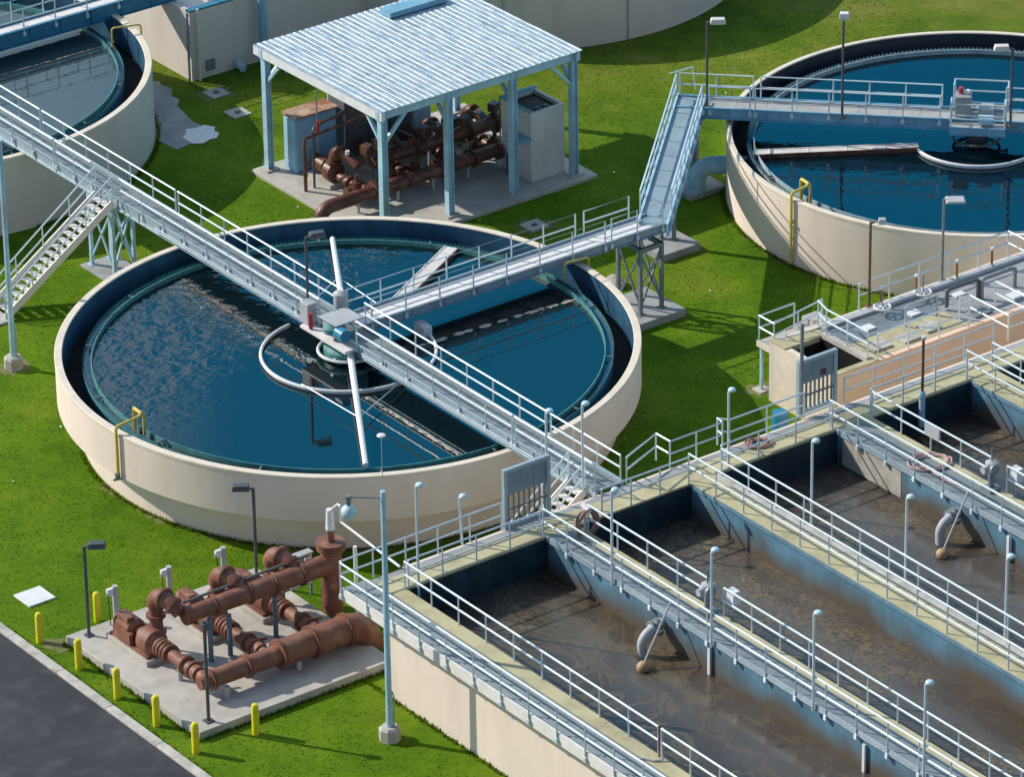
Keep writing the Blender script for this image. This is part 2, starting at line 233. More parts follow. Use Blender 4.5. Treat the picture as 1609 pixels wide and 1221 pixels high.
# ------------------------------------------------------------------ geometry helpers
class MB:
    def __init__(s): s.v = []; s.f = []; s.p = []
    def mark(s): s.p.append((len(s.v), len(s.f)))
    def add(s, vs, fs):
        s.mark(); o = len(s.v); s.v += [tuple(v) for v in vs]; s.f += [tuple(i + o for i in f) for f in fs]; return s
    def box(s, x0, x1, y0, y1, z0, z1):
        return s.add([(x0,y0,z0),(x1,y0,z0),(x1,y1,z0),(x0,y1,z0),(x0,y0,z1),(x1,y0,z1),(x1,y1,z1),(x0,y1,z1)],
                     [(3,2,1,0),(4,5,6,7),(0,1,5,4),(1,2,6,5),(2,3,7,6),(3,0,4,7)])
    def rbox(s, c, sx, sy, z0, z1, ang=0, top=1.0):     # box turned about z, top face scaled
        ca, sa = math.cos(ang), math.sin(ang); vs = []
        for z, k in ((z0, 1), (z1, top)):
            for a, b in ((-1,-1),(1,-1),(1,1),(-1,1)):
                x, y = a*sx/2*k, b*sy/2*k; vs.append((c[0]+x*ca-y*sa, c[1]+x*sa+y*ca, z))
        return s.add(vs, [(3,2,1,0),(4,5,6,7),(0,1,5,4),(1,2,6,5),(2,3,7,6),(3,0,4,7)])
    def bar(s, p, q, w, h):                              # rectangular bar from p to q
        p, q = Vector(p), Vector(q); d = (q-p).normalized(); u = Vector((0,0,1))
        if abs(d.z) > 0.99: u = Vector((0,1,0))
        r = d.cross(u).normalized(); u = r.cross(d)
        vs = [e + r*a*w/2 + u*b*h/2 for e in (p, q) for a, b in ((-1,-1),(1,-1),(1,1),(-1,1))]
        return s.add(vs, [(3,2,1,0),(4,5,6,7),(0,1,5,4),(1,2,6,5),(2,3,7,6),(3,0,4,7)])
    def tube(s, pts, r, n=8, cap=True):
        s.mark(); pts = [Vector(p) for p in pts]; rs = r if isinstance(r, (list, tuple)) else [r]*len(pts); o = len(s.v); prev = None
        for i, p in enumerate(pts):
            d = ((pts[i]-pts[i-1]).normalized() if i else Vector()) + ((pts[i+1]-p).normalized() if i < len(pts)-1 else Vector())
            d = d.normalized()
            if prev is None:
                u = Vector((0,0,1)) if abs(d.z) < 0.9 else Vector((1,0,0)); u = (u - d*u.dot(d)).normalized()
            else:
                u = (prev - d*prev.dot(d)).normalized()
            prev = u; w = d.cross(u)
            for k in range(n):
                a = 2*PI*k/n; s.v.append(tuple(p + (u*math.cos(a) + w*math.sin(a))*rs[i]))
        for i in range(len(pts)-1):
            for k in range(n):
                a, b = o+i*n+k, o+i*n+(k+1) % n; s.f.append((a, b, b+n, a+n))
        if cap:
            s.f.append(tuple(o+k for k in reversed(range(n)))); e = o+(len(pts)-1)*n; s.f.append(tuple(e+k for k in range(n)))
        return s
    def lathe(s, prof, c=(0,0), n=160, close=False):
        s.mark(); o = len(s.v); m = len(prof)
        for k in range(n):
            a = 2*PI*k/n
            for r, z in prof: s.v.append((c[0]+r*math.cos(a), c[1]+r*math.sin(a), z))
        for k in range(n):
            b, d = o+k*m, o+((k+1) % n)*m
            for j in range(m if close else m-1):
                j2 = (j+1) % m; s.f.append((b+j, d+j, d+j2, b+j2))
        return s
    def disc(s, c, r, z, n=96):
        return s.add([(c[0]+r*math.cos(2*PI*k/n), c[1]+r*math.sin(2*PI*k/n), z) for k in range(n)], [tuple(range(n))])
    def prism(s, poly, z0, z1):
        n = len(poly); vs = [(x,y,z0) for x,y in poly]+[(x,y,z1) for x,y in poly]
        return s.add(vs, [tuple(reversed(range(n))), tuple(range(n,2*n))]+[(i,(i+1)%n,(i+1)%n+n,i+n) for i in range(n)])
    def ball(s, c, r, n=12, m=8, sz=1.0, z0=-1.0):
        prof = []
        for j in range(m+1):
            a = -PI/2 + PI*j/m
            if math.sin(a) < z0 - 1e-6: continue
            prof.append((max(r*math.cos(a), 1e-4), c[2]+r*sz*math.sin(a)))
        return s.lathe(prof, c, n)
    def each(s, name, mat, parent, **k):               # every shape of the batch as a part of its own
        e = s.p[1:] + [(len(s.v), len(s.f))]
        for (v0, f0), (v1, f1) in zip(s.p, e):
            m = MB(); m.v = s.v[v0:v1]; m.f = [tuple(i-v0 for i in f) for f in s.f[f0:f1]]; m.build(name, mat, parent, **k)
    def build(s, name, mat, parent=None, loc=None, smooth=True, bevel=0):
        me = bpy.data.meshes.new(name); po = Vector(ORG.get(parent.name, (0,0,0))) if parent else Vector((0,0,0))
        l = Vector(loc) if loc is not None else (po if parent else Vector((0,0,0)))
        me.from_pydata([tuple(Vector(v)-l) for v in s.v], [], s.f); me.update()
        if smooth:
            for p in me.polygons: p.use_smooth = True
            me.set_sharp_from_angle(angle=math.radians(32))
        me.materials.append(mat)
        o = bpy.data.objects.new(name, me); C.objects.link(o)
        if parent: o.parent = parent
        o.location = l - po; ORG[o.name] = tuple(l)
        if bevel:
            b = o.modifiers.new('bevel', 'BEVEL'); b.width = bevel; b.segments = 2; b.limit_method = 'ANGLE'
        return o

def tag(o, label, cat, group=None, kind=None):
    o['label'] = label; o['category'] = cat
    if group: o['group'] = group
    if kind: o['kind'] = kind
    return o
def thing(name, label, cat, loc, group=None):
    o = bpy.data.objects.new(name, None); C.objects.link(o); o.location = loc; o.empty_display_size = 0.3
    ORG[o.name] = tuple(loc); return tag(o, label, cat, group)
def dup(o, parent=None, loc=None):
    c = o.copy(); C.objects.link(c); c.parent = parent
    if loc is not None: c.location = loc
    return c
def dup_tree(o, loc, rz=None):
    def rec(x, par):
        c = x.copy(); C.objects.link(c)
        if par: c.parent = par
        for ch in list(x.children): rec(ch, c)
        return c
    r = rec(o, None); r.location = loc; ORG[r.name] = tuple(loc)
    if rz is not None: r.rotation_euler.z = rz
    return r
def arc(c, r, a0, a1, ux, uy, n=7):                     # points of an elbow
    c, ux, uy = Vector(c), Vector(ux), Vector(uy)
    return [c + ux*r*math.cos(a0+(a1-a0)*i/n) + uy*r*math.sin(a0+(a1-a0)*i/n) for i in range(n+1)]

# ------------------------------------------------------------------ railings
POSTS = {}
def post_mesh(h, below, mat):
    k = (round(h,2), round(below,2), mat.name)
    if k not in POSTS:
        mb = MB().tube([(0,0,-below),(0,0,h)], 0.032, 6)
        if below > 0.1: mb.box(-0.06,0.06,-0.06,0.06,-below,-below+0.16)
        o = mb.build('post', mat); POSTS[k] = o.data; bpy.data.objects.remove(o)
    return POSTS[k]
def rail_run(parent, pts, h=1.02, spacing=1.45, mat=None, below=0.0, wrap=False, r=0.038, toe=False, endcap=False):
    """two-rail guard: top and mid rail tubes and single posts. wrap=True: the run is one part of a bigger thing."""
    mat = mat or m_rail; po = Vector(ORG[parent.name])
    tp = [(x,y,z+h) for x,y,z in pts]; md = [(x,y,z+h*0.53) for x,y,z in pts]
    if endcap: tp = [md[0]] + tp + [md[-1]]
    if wrap:
        top = MB().tube(tp, r, 6).build('railing', mat, parent); par = top; po = Vector(ORG[top.name])
    else:
        MB().tube(tp, r, 6).build('top_rail', mat, parent); par = parent
    MB().tube(md, r, 6).build('mid_rail', mat, par)
    if toe:
        mb = MB()
        for a, b in zip(pts, pts[1:]): mb.bar((a[0],a[1],a[2]+0.06),(b[0],b[1],b[2]+0.06),0.015,0.11)
        mb.build('toe_board', mat, par)
    pm = post_mesh(h, below, mat); first = True
    for a, b in zip(pts, pts[1:]):
        a, b = Vector(a), Vector(b); L = (b-a).length; n = max(1, round(L/spacing))
        for i in range(n+1):
            if i == 0 and not first: continue
            p = a + (b-a)*i/n; o = bpy.data.objects.new('post', pm); C.objects.link(o); o.parent = par; o.location = p - po
        first = False
def guard(label, pts, **k):
    t = thing('guard_railing', label, 'railing', pts[0], 'guard railings along the basin walkways'); rail_run(t, pts, **k); return t

# ------------------------------------------------------------------ the ground
tag(MB().add([(-400,-400,0),(500,-400,0),(500,500,0),(-400,500,0)],[(0,1,2,3)]).build('lawn', m_grass), 'mown green lawn around the tanks', 'grass', kind='structure')
tag(MB().add([(-70,-300,0.006),(-18.25,-300,0.006),(-18.25,300,0.006),(-70,300,0.006)],[(0,1,2,3)]).build('road', m_road), 'dark asphalt road in the near corner', 'road', kind='structure')
kb = MB()
y = -60.0
while y < 80: kb.box(-18.25,-17.92,y,y+2.985,-0.1,0.10); y += 3.0
tag(kb.build('kerb', m_kerb, bevel=0.02), 'pale concrete kerb between road and lawn', 'kerb', kind='structure')
def soil_ring(c, r0, w, a0, a1, seed):
    rnd = random.Random(seed); n = 90; vs = []; fs = []
    for i in range(n+1):
        a = a0+(a1-a0)*i/n; ww = w*(0.25+0.75*abs(math.sin(i*0.23+seed))*rnd.uniform(0.4,1.2))
        vs += [(c[0]+r0*math.cos(a), c[1]+r0*math.sin(a), 0.008),(c[0]+(r0+ww)*math.cos(a), c[1]+(r0+ww)*math.sin(a), 0.008)]
    for i in range(n): fs.append((2*i,2*i+1,2*i+3,2*i+2))
    tag(MB().add(vs,fs).build('soil', m_soil), 'strip of bare brown soil along the foot of a tank', 'soil', kind='structure')
soil_ring((0,0), 9.65, 0.42, 3.0, 4.9, 1); soil_ring((30.4,0.7), 9.7, 0.35, 2.9, 4.4, 2)

def lawn_free(x, y):
    if x < -17.85: return False
    if -17.1 < x < -9.0 and -15.7 < y < -7.3: return False
    if x > -11.2 and y < -15.1: return False
    for cx, cy, r in ((0,0,9.72),(0.05,30.8,9.85),(30.4,0.7,9.78),(30.7,30.85,9.8)):
        if (x-cx)**2+(y-cy)**2 < r*r: return False
    if 7.5 < x < 11.4 and 23.3 < y < 31.6: return False
    if 9.1 < x < 19.8 and 10.9 < y < 20.0: return False
    if 12.3 < x < 21.6 and y > 28.8: return False
    if x > 12.7 and y < -7.1 and y > -12: return False
    return True
rg = random.Random(3); vs = []; fs = []
def blade(x, y, h):
    a = rg.uniform(0, PI); w_ = rg.uniform(0.02,0.045); ox, oy = math.cos(a)*w_, math.sin(a)*w_; lx, ly = rg.uniform(-0.05,0.05), rg.uniform(-0.05,0.05)
    n = len(vs); vs.extend([(x-ox,y-oy,0.0),(x+ox,y+oy,0.0),(x+lx,y+ly,h)]); fs.append((n,n+1,n+2))
cnt = 0
while cnt < 40000:
    y = rg.uniform(-26, 34); k = rg.uniform(0, 1); x = -18 + k*58
    if not lawn_free(x, y): continue
    blade(x, y, rg.uniform(0.015,0.05)); cnt += 1
def edge(p, q, n, hh=0.16):                              # longer grass where the mower does not reach
    for i in range(n):
        t_ = rg.uniform(0,1); blade(p[0]+(q[0]-p[0])*t_+rg.gauss(0,0.05), p[1]+(q[1]-p[1])*t_+rg.gauss(0,0.05), rg.uniform(0.05,hh))
edge((-16.97,-15.6),(-9.2,-15.62),500); edge((-16.97,-15.6),(-16.97,-7.4),500); edge((-16.9,-7.4),(-9.3,-7.4),400); edge((-17.88,-26),(-17.88,4),900,0.10); edge((-10.47,-26),(-10.47,-15.4),600)
for cx, cy, r, a0, a1 in ((0,0,9.78,2.6,5.0),(0.05,30.8,9.9,-1.6,0.2),(30.4,0.7,9.83,2.4,4.4)):
    for i in range(1500): a = rg.uniform(a0,a1); q = r+abs(rg.gauss(0,0.07)); blade(cx+q*math.cos(a), cy+q*math.sin(a), rg.uniform(0.04,0.17))
tag(MB().add(vs,fs).build('grass_blades', m_blade, smooth=False), 'short grass blades over the whole lawn, longer along walls and slabs', 'grass', kind='stuff')
vs = []; fs = []; 
for i in range(60):
    x, y = rg.uniform(-17,36), rg.uniform(-14,30)
    if lawn_free(x,y): a = rg.uniform(0,PI); l_ = rg.uniform(0.04,0.13); n = len(vs); vs += [(x-l_*math.cos(a),y-l_*math.sin(a),0.05),(x+0.03,y-0.03,0.06),(x+l_*math.cos(a),y+l_*math.sin(a),0.05),(x-0.03,y+0.03,0.08)]; fs.append((n,n+1,n+2,n+3))
tag(MB().add(vs,fs).build('leaf_litter', m_white, smooth=False), 'scattered pale leaves and scraps on the lawn', 'litter', kind='stuff')

# ------------------------------------------------------------------ round tanks
for c_, r_, sd_ in (((-17.15,-7.35),0.55,4),((12.48,27.3),0.8,8),((15.05,9.0),0.8,9),((-7.4,11.1),0.7,12),((13.1,-7.3),0.6,14)):
    rs = random.Random(sd_); pts_ = []
    for k in range(22): a = 2*PI*k/22; q = r_*rs.uniform(0.55,1.15); pts_.append((c_[0]+q*math.cos(a)*1.2, c_[1]+q*math.sin(a), 0.007))
    tag(MB().add(pts_,[tuple(range(22))]).build('soil', m_soil), 'patch of worn bare soil in the lawn', 'soil', kind='structure')
m_lining_shade = M('shaded_lining', (0.014, 0.024, 0.045), 0.5, var=0.4, scale=1.2)  # darker lining copy with the right tank's shade put into its colour
def tank(label, c, R, H, rl, band, tw, r_w, r_b, mat, baf, water, wlabel, notch_mat):
    t = thing('clarifier_tank', label, 'tank', (c[0],c[1],0), 'round settling tanks')
    ri = R - tw
    out = [(ri, H-1.25),(ri-0.002,H-0.02),(ri,H-0.006)]
    if band: prof = [(rl,-0.3),(rl,H-band-0.10),(R,H-band),(R,H-0.10)]
    else: prof = [(R,-0.3),(R,H-0.10)]
    MB().lathe(prof, c).build('wall', mat, t)
    MB().lathe([(R+0.012,H-0.12),(R+0.012,H-0.02),(R-0.01,H),(ri+0.02,H),(ri,H-0.02),(ri,H-0.06)], c).build('rim', m_rim, t)
    MB().lathe([(ri-0.004,H-0.05),(ri-0.004,H-1.25)], c).build('inner_lining', m_lining_shade if H < 3 else m_lining, t)
    MB().lathe([(ri,H-1.15),(r_w,H-1.15)], c).build('channel_floor', m_algae, t)
    MB().lathe([(r_w,H-1.2),(r_w,H-0.52),(r_w-0.14,H-0.52),(r_w-0.14,H-2.2)], c).build('launder_wall', m_lining, t)
    mb = MB(); n = 2*int(2*PI*r_w/0.17)                 # V-notched weir
    for k in range(n):
        a0, a1 = 2*PI*k/n, 2*PI*(k+1)/n; z0 = H-0.37 if k % 2 else H-0.48; z1 = H-0.48 if k % 2 else H-0.37
        r = r_w+0.02
        mb.add([(c[0]+r*math.cos(a0),c[1]+r*math.sin(a0),H-0.62),(c[0]+r*math.cos(a1),c[1]+r*math.sin(a1),H-0.62),
                (c[0]+r*math.cos(a1),c[1]+r*math.sin(a1),z1),(c[0]+r*math.cos(a0),c[1]+r*math.sin(a0),z0)],[(0,1,2,3)])
    mb.build('weir_plate', notch_mat, t, smooth=False)
    MB().lathe([(r_b,H-0.8),(r_b,H-0.37),(r_b-0.035,H-0.37),(r_b-0.035,H-0.8)], c).build('scum_baffle', baf, t)
    mb = MB()
    for k in range(14):
        a = 2*PI*(k+0.4)/14; mb.bar((c[0]+(r_b)*math.cos(a),c[1]+r_b*math.sin(a),H-0.44),(c[0]+r_w*math.cos(a),c[1]+r_w*math.sin(a),H-0.44),0.05,0.05)
    mb.each('baffle_bracket', m_greysteel, t)
    w = MB().disc(c, r_w-0.13, H-0.56, 128).build('water', water); tag(w, wlabel, 'water', kind='structure')
    return t
tank('cream round tank in the middle, with an overhanging upper band', (0,0), 10.5, 3.2, 9.7, 1.72, 0.27, 9.50, 9.22, m_cream, m_teal, m_water, 'rippled blue water in the middle round tank', m_teal)
tank('cream round tank cut off by the upper left edge', (0.05,30.8), 9.82, 3.2, 9.82, 0, 0.27, 8.68, 8.46, m_cream_far, m_teal, m_water_left, 'grey still water in the upper left round tank', m_teal)
tank('cream round tank cut off by the right edge', (30.4,0.7), 9.75, 2.75, 9.75, 0, 0.22, 8.92, 8.68, m_cream, m_paleteal, m_water_right, 'deep blue water in the right round tank', m_paleteal)
bt = thing('round_tank', 'plain grey round tank behind the open shelter, at the top edge', 'tank', (30.7,30.85,0), 'round settling tanks')
MB().lathe([(9.75,-0.3),(9.75,3.1)], (30.7,30.85)).build('wall', m_cream_far, bt)
MB().lathe([(9.77,3.05),(9.77,3.2),(9.5,3.2),(9.5,2.0)], (30.7,30.85)).build('rim', m_rim, bt)
mb = MB()
for a in (4.55,4.0): mb.tube([(30.7+9.8*math.cos(a),30.85+9.8*math.sin(a),0),(30.7+9.8*math.cos(a),30.85+9.8*math.sin(a),3.1)],0.035,6)
mb.each('drain_pipe', m_ltgrey, bt)
tag(MB().disc((30.7,30.85),9.5,2.6).build('water', m_water_left), 'water in the plain tank at the top edge', 'water', kind='structure')

def scum(label, p, q, w_, z, seed, mat):  # flat strips standing in for bright edges of the bridge reflections
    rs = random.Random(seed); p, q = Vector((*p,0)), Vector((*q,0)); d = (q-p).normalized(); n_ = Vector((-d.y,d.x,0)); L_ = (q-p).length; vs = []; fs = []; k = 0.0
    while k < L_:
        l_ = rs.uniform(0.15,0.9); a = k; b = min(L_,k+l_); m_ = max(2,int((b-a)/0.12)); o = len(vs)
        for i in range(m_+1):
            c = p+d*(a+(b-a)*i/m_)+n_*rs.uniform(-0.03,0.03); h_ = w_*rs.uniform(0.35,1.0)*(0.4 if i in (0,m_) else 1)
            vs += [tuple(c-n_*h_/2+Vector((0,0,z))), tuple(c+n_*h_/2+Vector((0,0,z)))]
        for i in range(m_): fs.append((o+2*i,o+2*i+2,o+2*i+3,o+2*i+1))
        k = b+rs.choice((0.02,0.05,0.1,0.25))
    tag(MB().add(vs,fs).build('reflection_line', mat, smooth=False), label, 'foam', kind='stuff')  # strips stand in for bridge reflections, not real foam
m_reflect_pale = M('pale_reflection', (0.62, 0.53, 0.43), 0.9, col2=(0.30, 0.24, 0.18), scale=4.0); m_reflect_brown = M('brown_reflection', (0.22, 0.17, 0.13), 0.9, col2=(0.08, 0.06, 0.05), scale=3.0)
scum('pale broken reflection line laid on the water right of the middle tank drive', (2.41, -1.04), (9.08, -1.46), 0.26, 2.655, 1, m_reflect_pale)
scum('thin pale broken line added as a reflection along the lower half of the long bridge', (-1.49, -3.15), (-1.51, -8.8), 0.16, 2.655, 2, m_reflect_pale)
scum('brownish broken line added as a reflection along the upper half of the long bridge', (-1.25, 8.97), (-1.65, 0.54), 0.20, 2.655, 3, m_reflect_brown)
scum('brownish broken line added as a reflection in the upper left tank', (3.44, 29.2), (7.91, 29.09), 0.16, 2.655, 4, m_reflect_brown)
# ------------------------------------------------------------------ walkway bridges
def bridge(label, p0, p1, hw, depth, deckm, girdm, rails, h=1.0, group='walkway bridges between the tanks', kerbw=0.06, toe=True, lowm=None):
    p0, p1 = Vector(p0), Vector(p1); d = p1-p0; L = d.length; d = d/L; n = Vector((-d.y,d.x,0)).normalized()
    t = thing('walkway_bridge', label, 'walkway', tuple(p0), group); P = lambda a, o, z=0: p0 + d*a + n*o + Vector((0,0,z))
    mb = MB(); a = 0.0; pl = 1.2
    while a < L-0.05:
        b = min(L, a+pl-0.012); mb.bar(P(a,0,-0.02),P(b,0,-0.02),2*hw-0.03,0.04); a += pl
    mb.build('deck', deckm, t, smooth=False)
    for s in (1,-1):
        mb = MB()
        mb.bar(P(0,s*hw,-depth/2+0.05),P(L,s*hw,-depth/2+0.05),0.025,depth)
        mb.bar(P(0,s*(hw+0.03),0.085),P(L,s*(hw+0.03),0.085),0.09,0.025)
        mb.bar(P(0,s*(hw+0.04),-depth+0.06),P(L,s*(hw+0.04),-depth+0.06),0.11,0.025)
        a = 0.7
        while a < L: mb.bar(P(a,s*(hw+0.035),-depth+0.07),P(a,s*(hw+0.035),0.06),0.02,0.07); a += 1.45
        mb.build('girder', girdm, t)
    mb = MB(); a = 0.4
    while a < L: mb.bar(P(a,-hw,-depth*0.55),P(a,hw,-depth*0.55),0.08,0.12); a += 1.45
    mb.each('cross_beam', girdm, t)
    for s, a, b in rails:
        rail_run(t, [tuple(P(a,s*(hw+0.05))),tuple(P(b,s*(hw+0.05)))], h, wrap=True, below=0.2, endcap=True)
    return t, P
Zb = 3.6
m_b4deck = M('tan_grey_deck', (0.42, 0.42, 0.40), 0.7, var=0.2, scale=1.5); m_b4steel = M('mid_blue_steel', (0.19, 0.42, 0.58), 0.5, var=0.25, scale=1.5)
b1, P1 = bridge('long grey walkway bridge crossing the middle tank and on to the upper left tank', (0.06,-15.25,Zb),(0.06,31.0,Zb), 0.5, 0.42, m_grate, m_galv,
   [(1,0.1,4.55),(1,4.75,14.0),(1,16.3,29.4),(1,31.4,33.9),(1,34.1,46),(-1,0.1,4.0),(-1,4.25,15.0),(-1,16.4,27.1),(-1,27.3,36.6),(-1,36.8,46)])
for off, z in ((0.62,-0.12),(0.60,-0.24)):
    MB().tube([P1(3,off,z),P1(13.6,off,z)],0.035,6).build('conduit', m_galv, b1); MB().tube([P1(17.2,off,z),P1(27,off,z)],0.035,6).build('conduit', m_galv, b1)
b2, P2 = bridge('short walkway with a pale deck from the middle tank drive out to its right rim', (0.62,0.46,Zb),(14.35,0.46,Zb), 0.53, 0.30, m_alum, M('pale_grey_girder',(0.28,0.37,0.42),0.5,var=0.2,scale=2),
   [(1,0.1,10.4),(1,10.8,12.9),(-1,0.35,10.9),(-1,11.2,13.6)])
b3, P3 = bridge('blue-grey walkway bridge slanting between the middle tank and the right tank', (13.95,0.15,Zb+0.02),(22.9,9.1,3.32), 0.52, 0.5, M('blue_grey_deck',(0.27,0.36,0.42),0.6,var=0.2,scale=1.5), m_ltblue,
   [(1,0.9,12.4),(-1,1.2,11.3)])
b4, P4 = bridge('pale blue walkway bridge reaching out over the right tank', (22.05,9.05,3.3),(33.6,-2.5,3.3), 0.54, 0.42, m_b4deck, m_b4steel,
   [(1,0.1,3.0),(1,3.3,10.4),(-1,1.4,3.0),(-1,3.2,10.4),(1,12.9,16),(-1,12.9,16)])
b5, P5 = bridge('walkway with a pale deck over the upper left tank', (0.7,30.95,Zb),(13.2,30.95,Zb), 0.42, 0.62, m_alum, m_bluesteel, [(1,0.2,12.3),(-1,0.2,12.3)])
mb = MB()                                               # end rail of the slanting bridge's corner
MB().tube([(22.2,9.6,4.3),(23.3,8.6+0.95,4.3),(23.4,9.5,3.3)],0.035,6).build('corner_rail', m_rail, b3)

def legs(label, pts, z1, padbox, braces, matl, cat='support'):
    x0,x1,y0,y1,zp = padbox
    t = thing('walkway_support', label, 'support', ((x0+x1)/2,(y0+y1)/2,0), 'legged supports under the walkways')
    MB().box(x0,x1,y0,y1,-0.1,zp).build('pad', m_concgrey, t, bevel=0.02)
    for x,y in pts:
        l = MB().bar((x,y,zp),(x,y,z1),0.13,0.13).build('leg', matl, t)
        MB().box(x-0.16,x+0.16,y-0.16,y+0.16,zp,zp+0.03).build('base_plate', matl, l)
    for (a,b) in braces:
        p, q = pts[a], pts[b]
        MB().bar((p[0],p[1],zp+0.3),(q[0],q[1],z1-0.25),0.07,0.07).build('brace', matl, t); MB().bar((q[0],q[1],zp+0.3),(p[0],p[1],z1-0.25),0.07,0.07).build('brace', matl, t)
    mb = MB()
    for (a,b) in braces: p,q=pts[a],pts[b]; mb.bar((p[0],p[1],z1-0.08),(q[0],q[1],z1-0.08),0.16,0.16)
    if braces: mb.build('cap_beam', matl, t)
    return t
legs('four-legged braced steel support on a concrete pad right of the middle tank', [(13.1,1.15),(13.1,-0.2),(14.1,-0.2),(14.1,1.15)], 3.02, (12.1,14.75,-0.85,1.6,0.3), [(0,1),(1,2),(2,3)], m_greysteel)
legs('single column on a concrete pad under the middle of the slanting bridge', [(18.15,4.2),(17.8,4.55)], 3.0, (16.9,18.75,3.3,5.2,0.3), [(0,1)], m_greysteel)
legs('dark braced column on a pad beside the pale blue pipe bend', [(22.05,7.85),(22.6,8.4)], 2.85, (21.2,23.0,7.0,8.9,0.2), [(0,1)], m_greysteel)
legs('four thin grey legs under the long bridge at the head of the left stairs', [(-0.4,15.0),(0.5,15.0),(0.5,16.6),(-0.4,16.6)], 3.2, (-0.75,0.8,14.7,16.9,0.1), [(0,3),(1,2),(0,1)], m_ltblue)
0 and legs('pair of legs holding the walkway end by the block building', [(12.0,30.6),(12.0,31.3)], 3.0, (11.5,12.35,30.2,31.7,0.15), [(0,1)], m_bluesteel)

def stairs(label, top, bot, w, side, matl, nst, group='stair flights up to the walkways', railh=1.0, far=True, near=True):
    top, bot = Vector(top), Vector(bot); t = thing('stair_flight', label, 'stairs', tuple(bot), group)
    hd = Vector((bot.x-top.x, bot.y-top.y, 0)); run = hd.length; hd /= run; n = Vector((-hd.y,hd.x,0)); rise = top.z-bot.z
    for s in (1,-1):
        o = n*s*w/2; MB().bar(top+o-Vector((0,0,0.10)), bot+o+Vector((0,0,0.12)), 0.06, 0.30).build('stringer', matl, t)
    for i in range(1, nst):
        c = top + hd*run*(i-0.35)/nst - Vector((0,0,rise*i/nst))
        a, b = c - n*(w/2-0.04), c + n*(w/2-0.04)
        MB().bar(a, b, run/nst*0.95, 0.04).build('tread', matl, t)
    for s, on in ((1,far),(-1,near)):
        if not on: continue
        o = n*s*w/2; up = Vector((0,0,1))
        tl = [top+o+up*railh, bot+o+up*railh, bot+o+up*0.1]
        r = MB().tube(tl,0.035,6).build('handrail', m_rail, t)
        MB().tube([top+o+up*railh*0.5, bot+o+up*railh*0.5],0.035,6).build('mid_rail', m_rail, r)
        for k in range(5):
            p = top + (bot-top)*k/4 + o; MB().tube([p, p+up*railh],0.03,6).build('post', m_rail, r)
    return t
stairs('pale open-tread stair flight on the left, from the lawn up to the long bridge', (-0.55,15.2,3.55),(-5.5,15.2,0.0),1.15,1,m_alum,18)
MB_ = MB().box(-6.4,-5.3,14.4,16.0,-0.1,0.08); tag(MB_.build('stair_pad', m_conc, bevel=0.02), 'small concrete pad at the foot of the left stairs', 'pad')
stairs('cream stair flight down behind the louvred gate beside the middle tank', (-0.5,-14.2,3.5),(-5.2,-14.2,0.0),0.9,1,m_alum,17)

# ------------------------------------------------------------------ clarifier drives
def mech(label, c, z, zw, rf, ri, ang, armL, ring0, ring1, arms=True):
    t = thing('clarifier_drive', label, 'machine', (c[0],c[1],z))
    MB().lathe([(0.45,zw-1.5),(0.45,z-0.5)],c,24).build('column', m_bluesteel if arms else m_dark, t)
    n = 72; mb = MB()
    pts = [(c[0]+rf*math.cos(ring0+(ring1-ring0)*k/n), c[1]+rf*math.sin(ring0+(ring1-ring0)*k/n), zw+0.1) for k in range(n+1)]
    mb.tube(pts, 0.065, 8)
    for a, b in zip(pts, pts[1:]): mb.bar((a[0],a[1],zw-0.25),(b[0],b[1],zw-0.25),0.03,0.62)
    mb.build('feedwell_ring', m_white, t)
    pts = [(c[0]+ri*math.cos(2*PI*k/32), c[1]+ri*math.sin(2*PI*k/32), zw+0.22) for k in range(33)]
    mb = MB().tube(pts, 0.06, 8)
    for k in range(4):
        a = k*PI/2+0.4; mb.bar((c[0]+0.4*math.cos(a),c[1]+0.4*math.sin(a),zw+0.2),(c[0]+ri*math.cos(a),c[1]+ri*math.sin(a),zw+0.2),0.07,0.07)
    mb.build('inner_ring', m_white if arms else m_dark, t)
    ux, uy = math.cos(ang), math.sin(ang)
    if arms:
        MB().tube([(c[0]+0.5*ux,c[1]+0.5*uy,z-0.35),(c[0]+armL*ux,c[1]+armL*uy,zw+0.28)],[0.13,0.10],10).build('skimmer_arm', m_white, t)
        MB().tube([(c[0]-0.8*ux,c[1]-0.8*uy,z-0.4),(c[0]-armL*ux,c[1]-armL*uy,zw+0.28)],[0.13,0.10],10).build('skimmer_arm', m_white, t)
        k = armL*0.62
        for s in (1,-1):
            w = MB()
            for e in (0.62,-0.62):
                a = ang+(0 if s > 0 else PI)+e; w.tube([(c[0]+rf*math.cos(a),c[1]+rf*math.sin(a),zw+0.2),(c[0]+s*k*ux,c[1]+s*k*uy,zw+0.35)],0.022,5)
            w.each('guy_rod', m_rail, t)
        mb = MB()
        for k in (0.42,0.72): mb.bar((c[0]+armL*k*ux,c[1]+armL*k*uy,zw-0.1),(c[0]+armL*k*ux,c[1]+armL*k*uy,zw+0.4),0.06,0.06)
        mb.each('arm_post', m_white, t)
    return t
zw1 = 3.2-0.56
d1 = mech('white ring and skimmer arms of the scraper drive in the middle tank', (0,0), Zb, zw1, 3.15, 1.1, math.atan2(-7.92,-4.83), 9.15, math.radians(98), math.radians(364))
MB().rbox((3.05,-0.35),0.7,0.35,zw1-0.05,zw1+0.42,1.45).build('scum_port', m_white, d1)
MB().lathe([(0.9,2.75),(0.9,3.0),(0.5,3.25),(0.5,3.3)],(0,0),28).build('turntable', m_teal, d1)
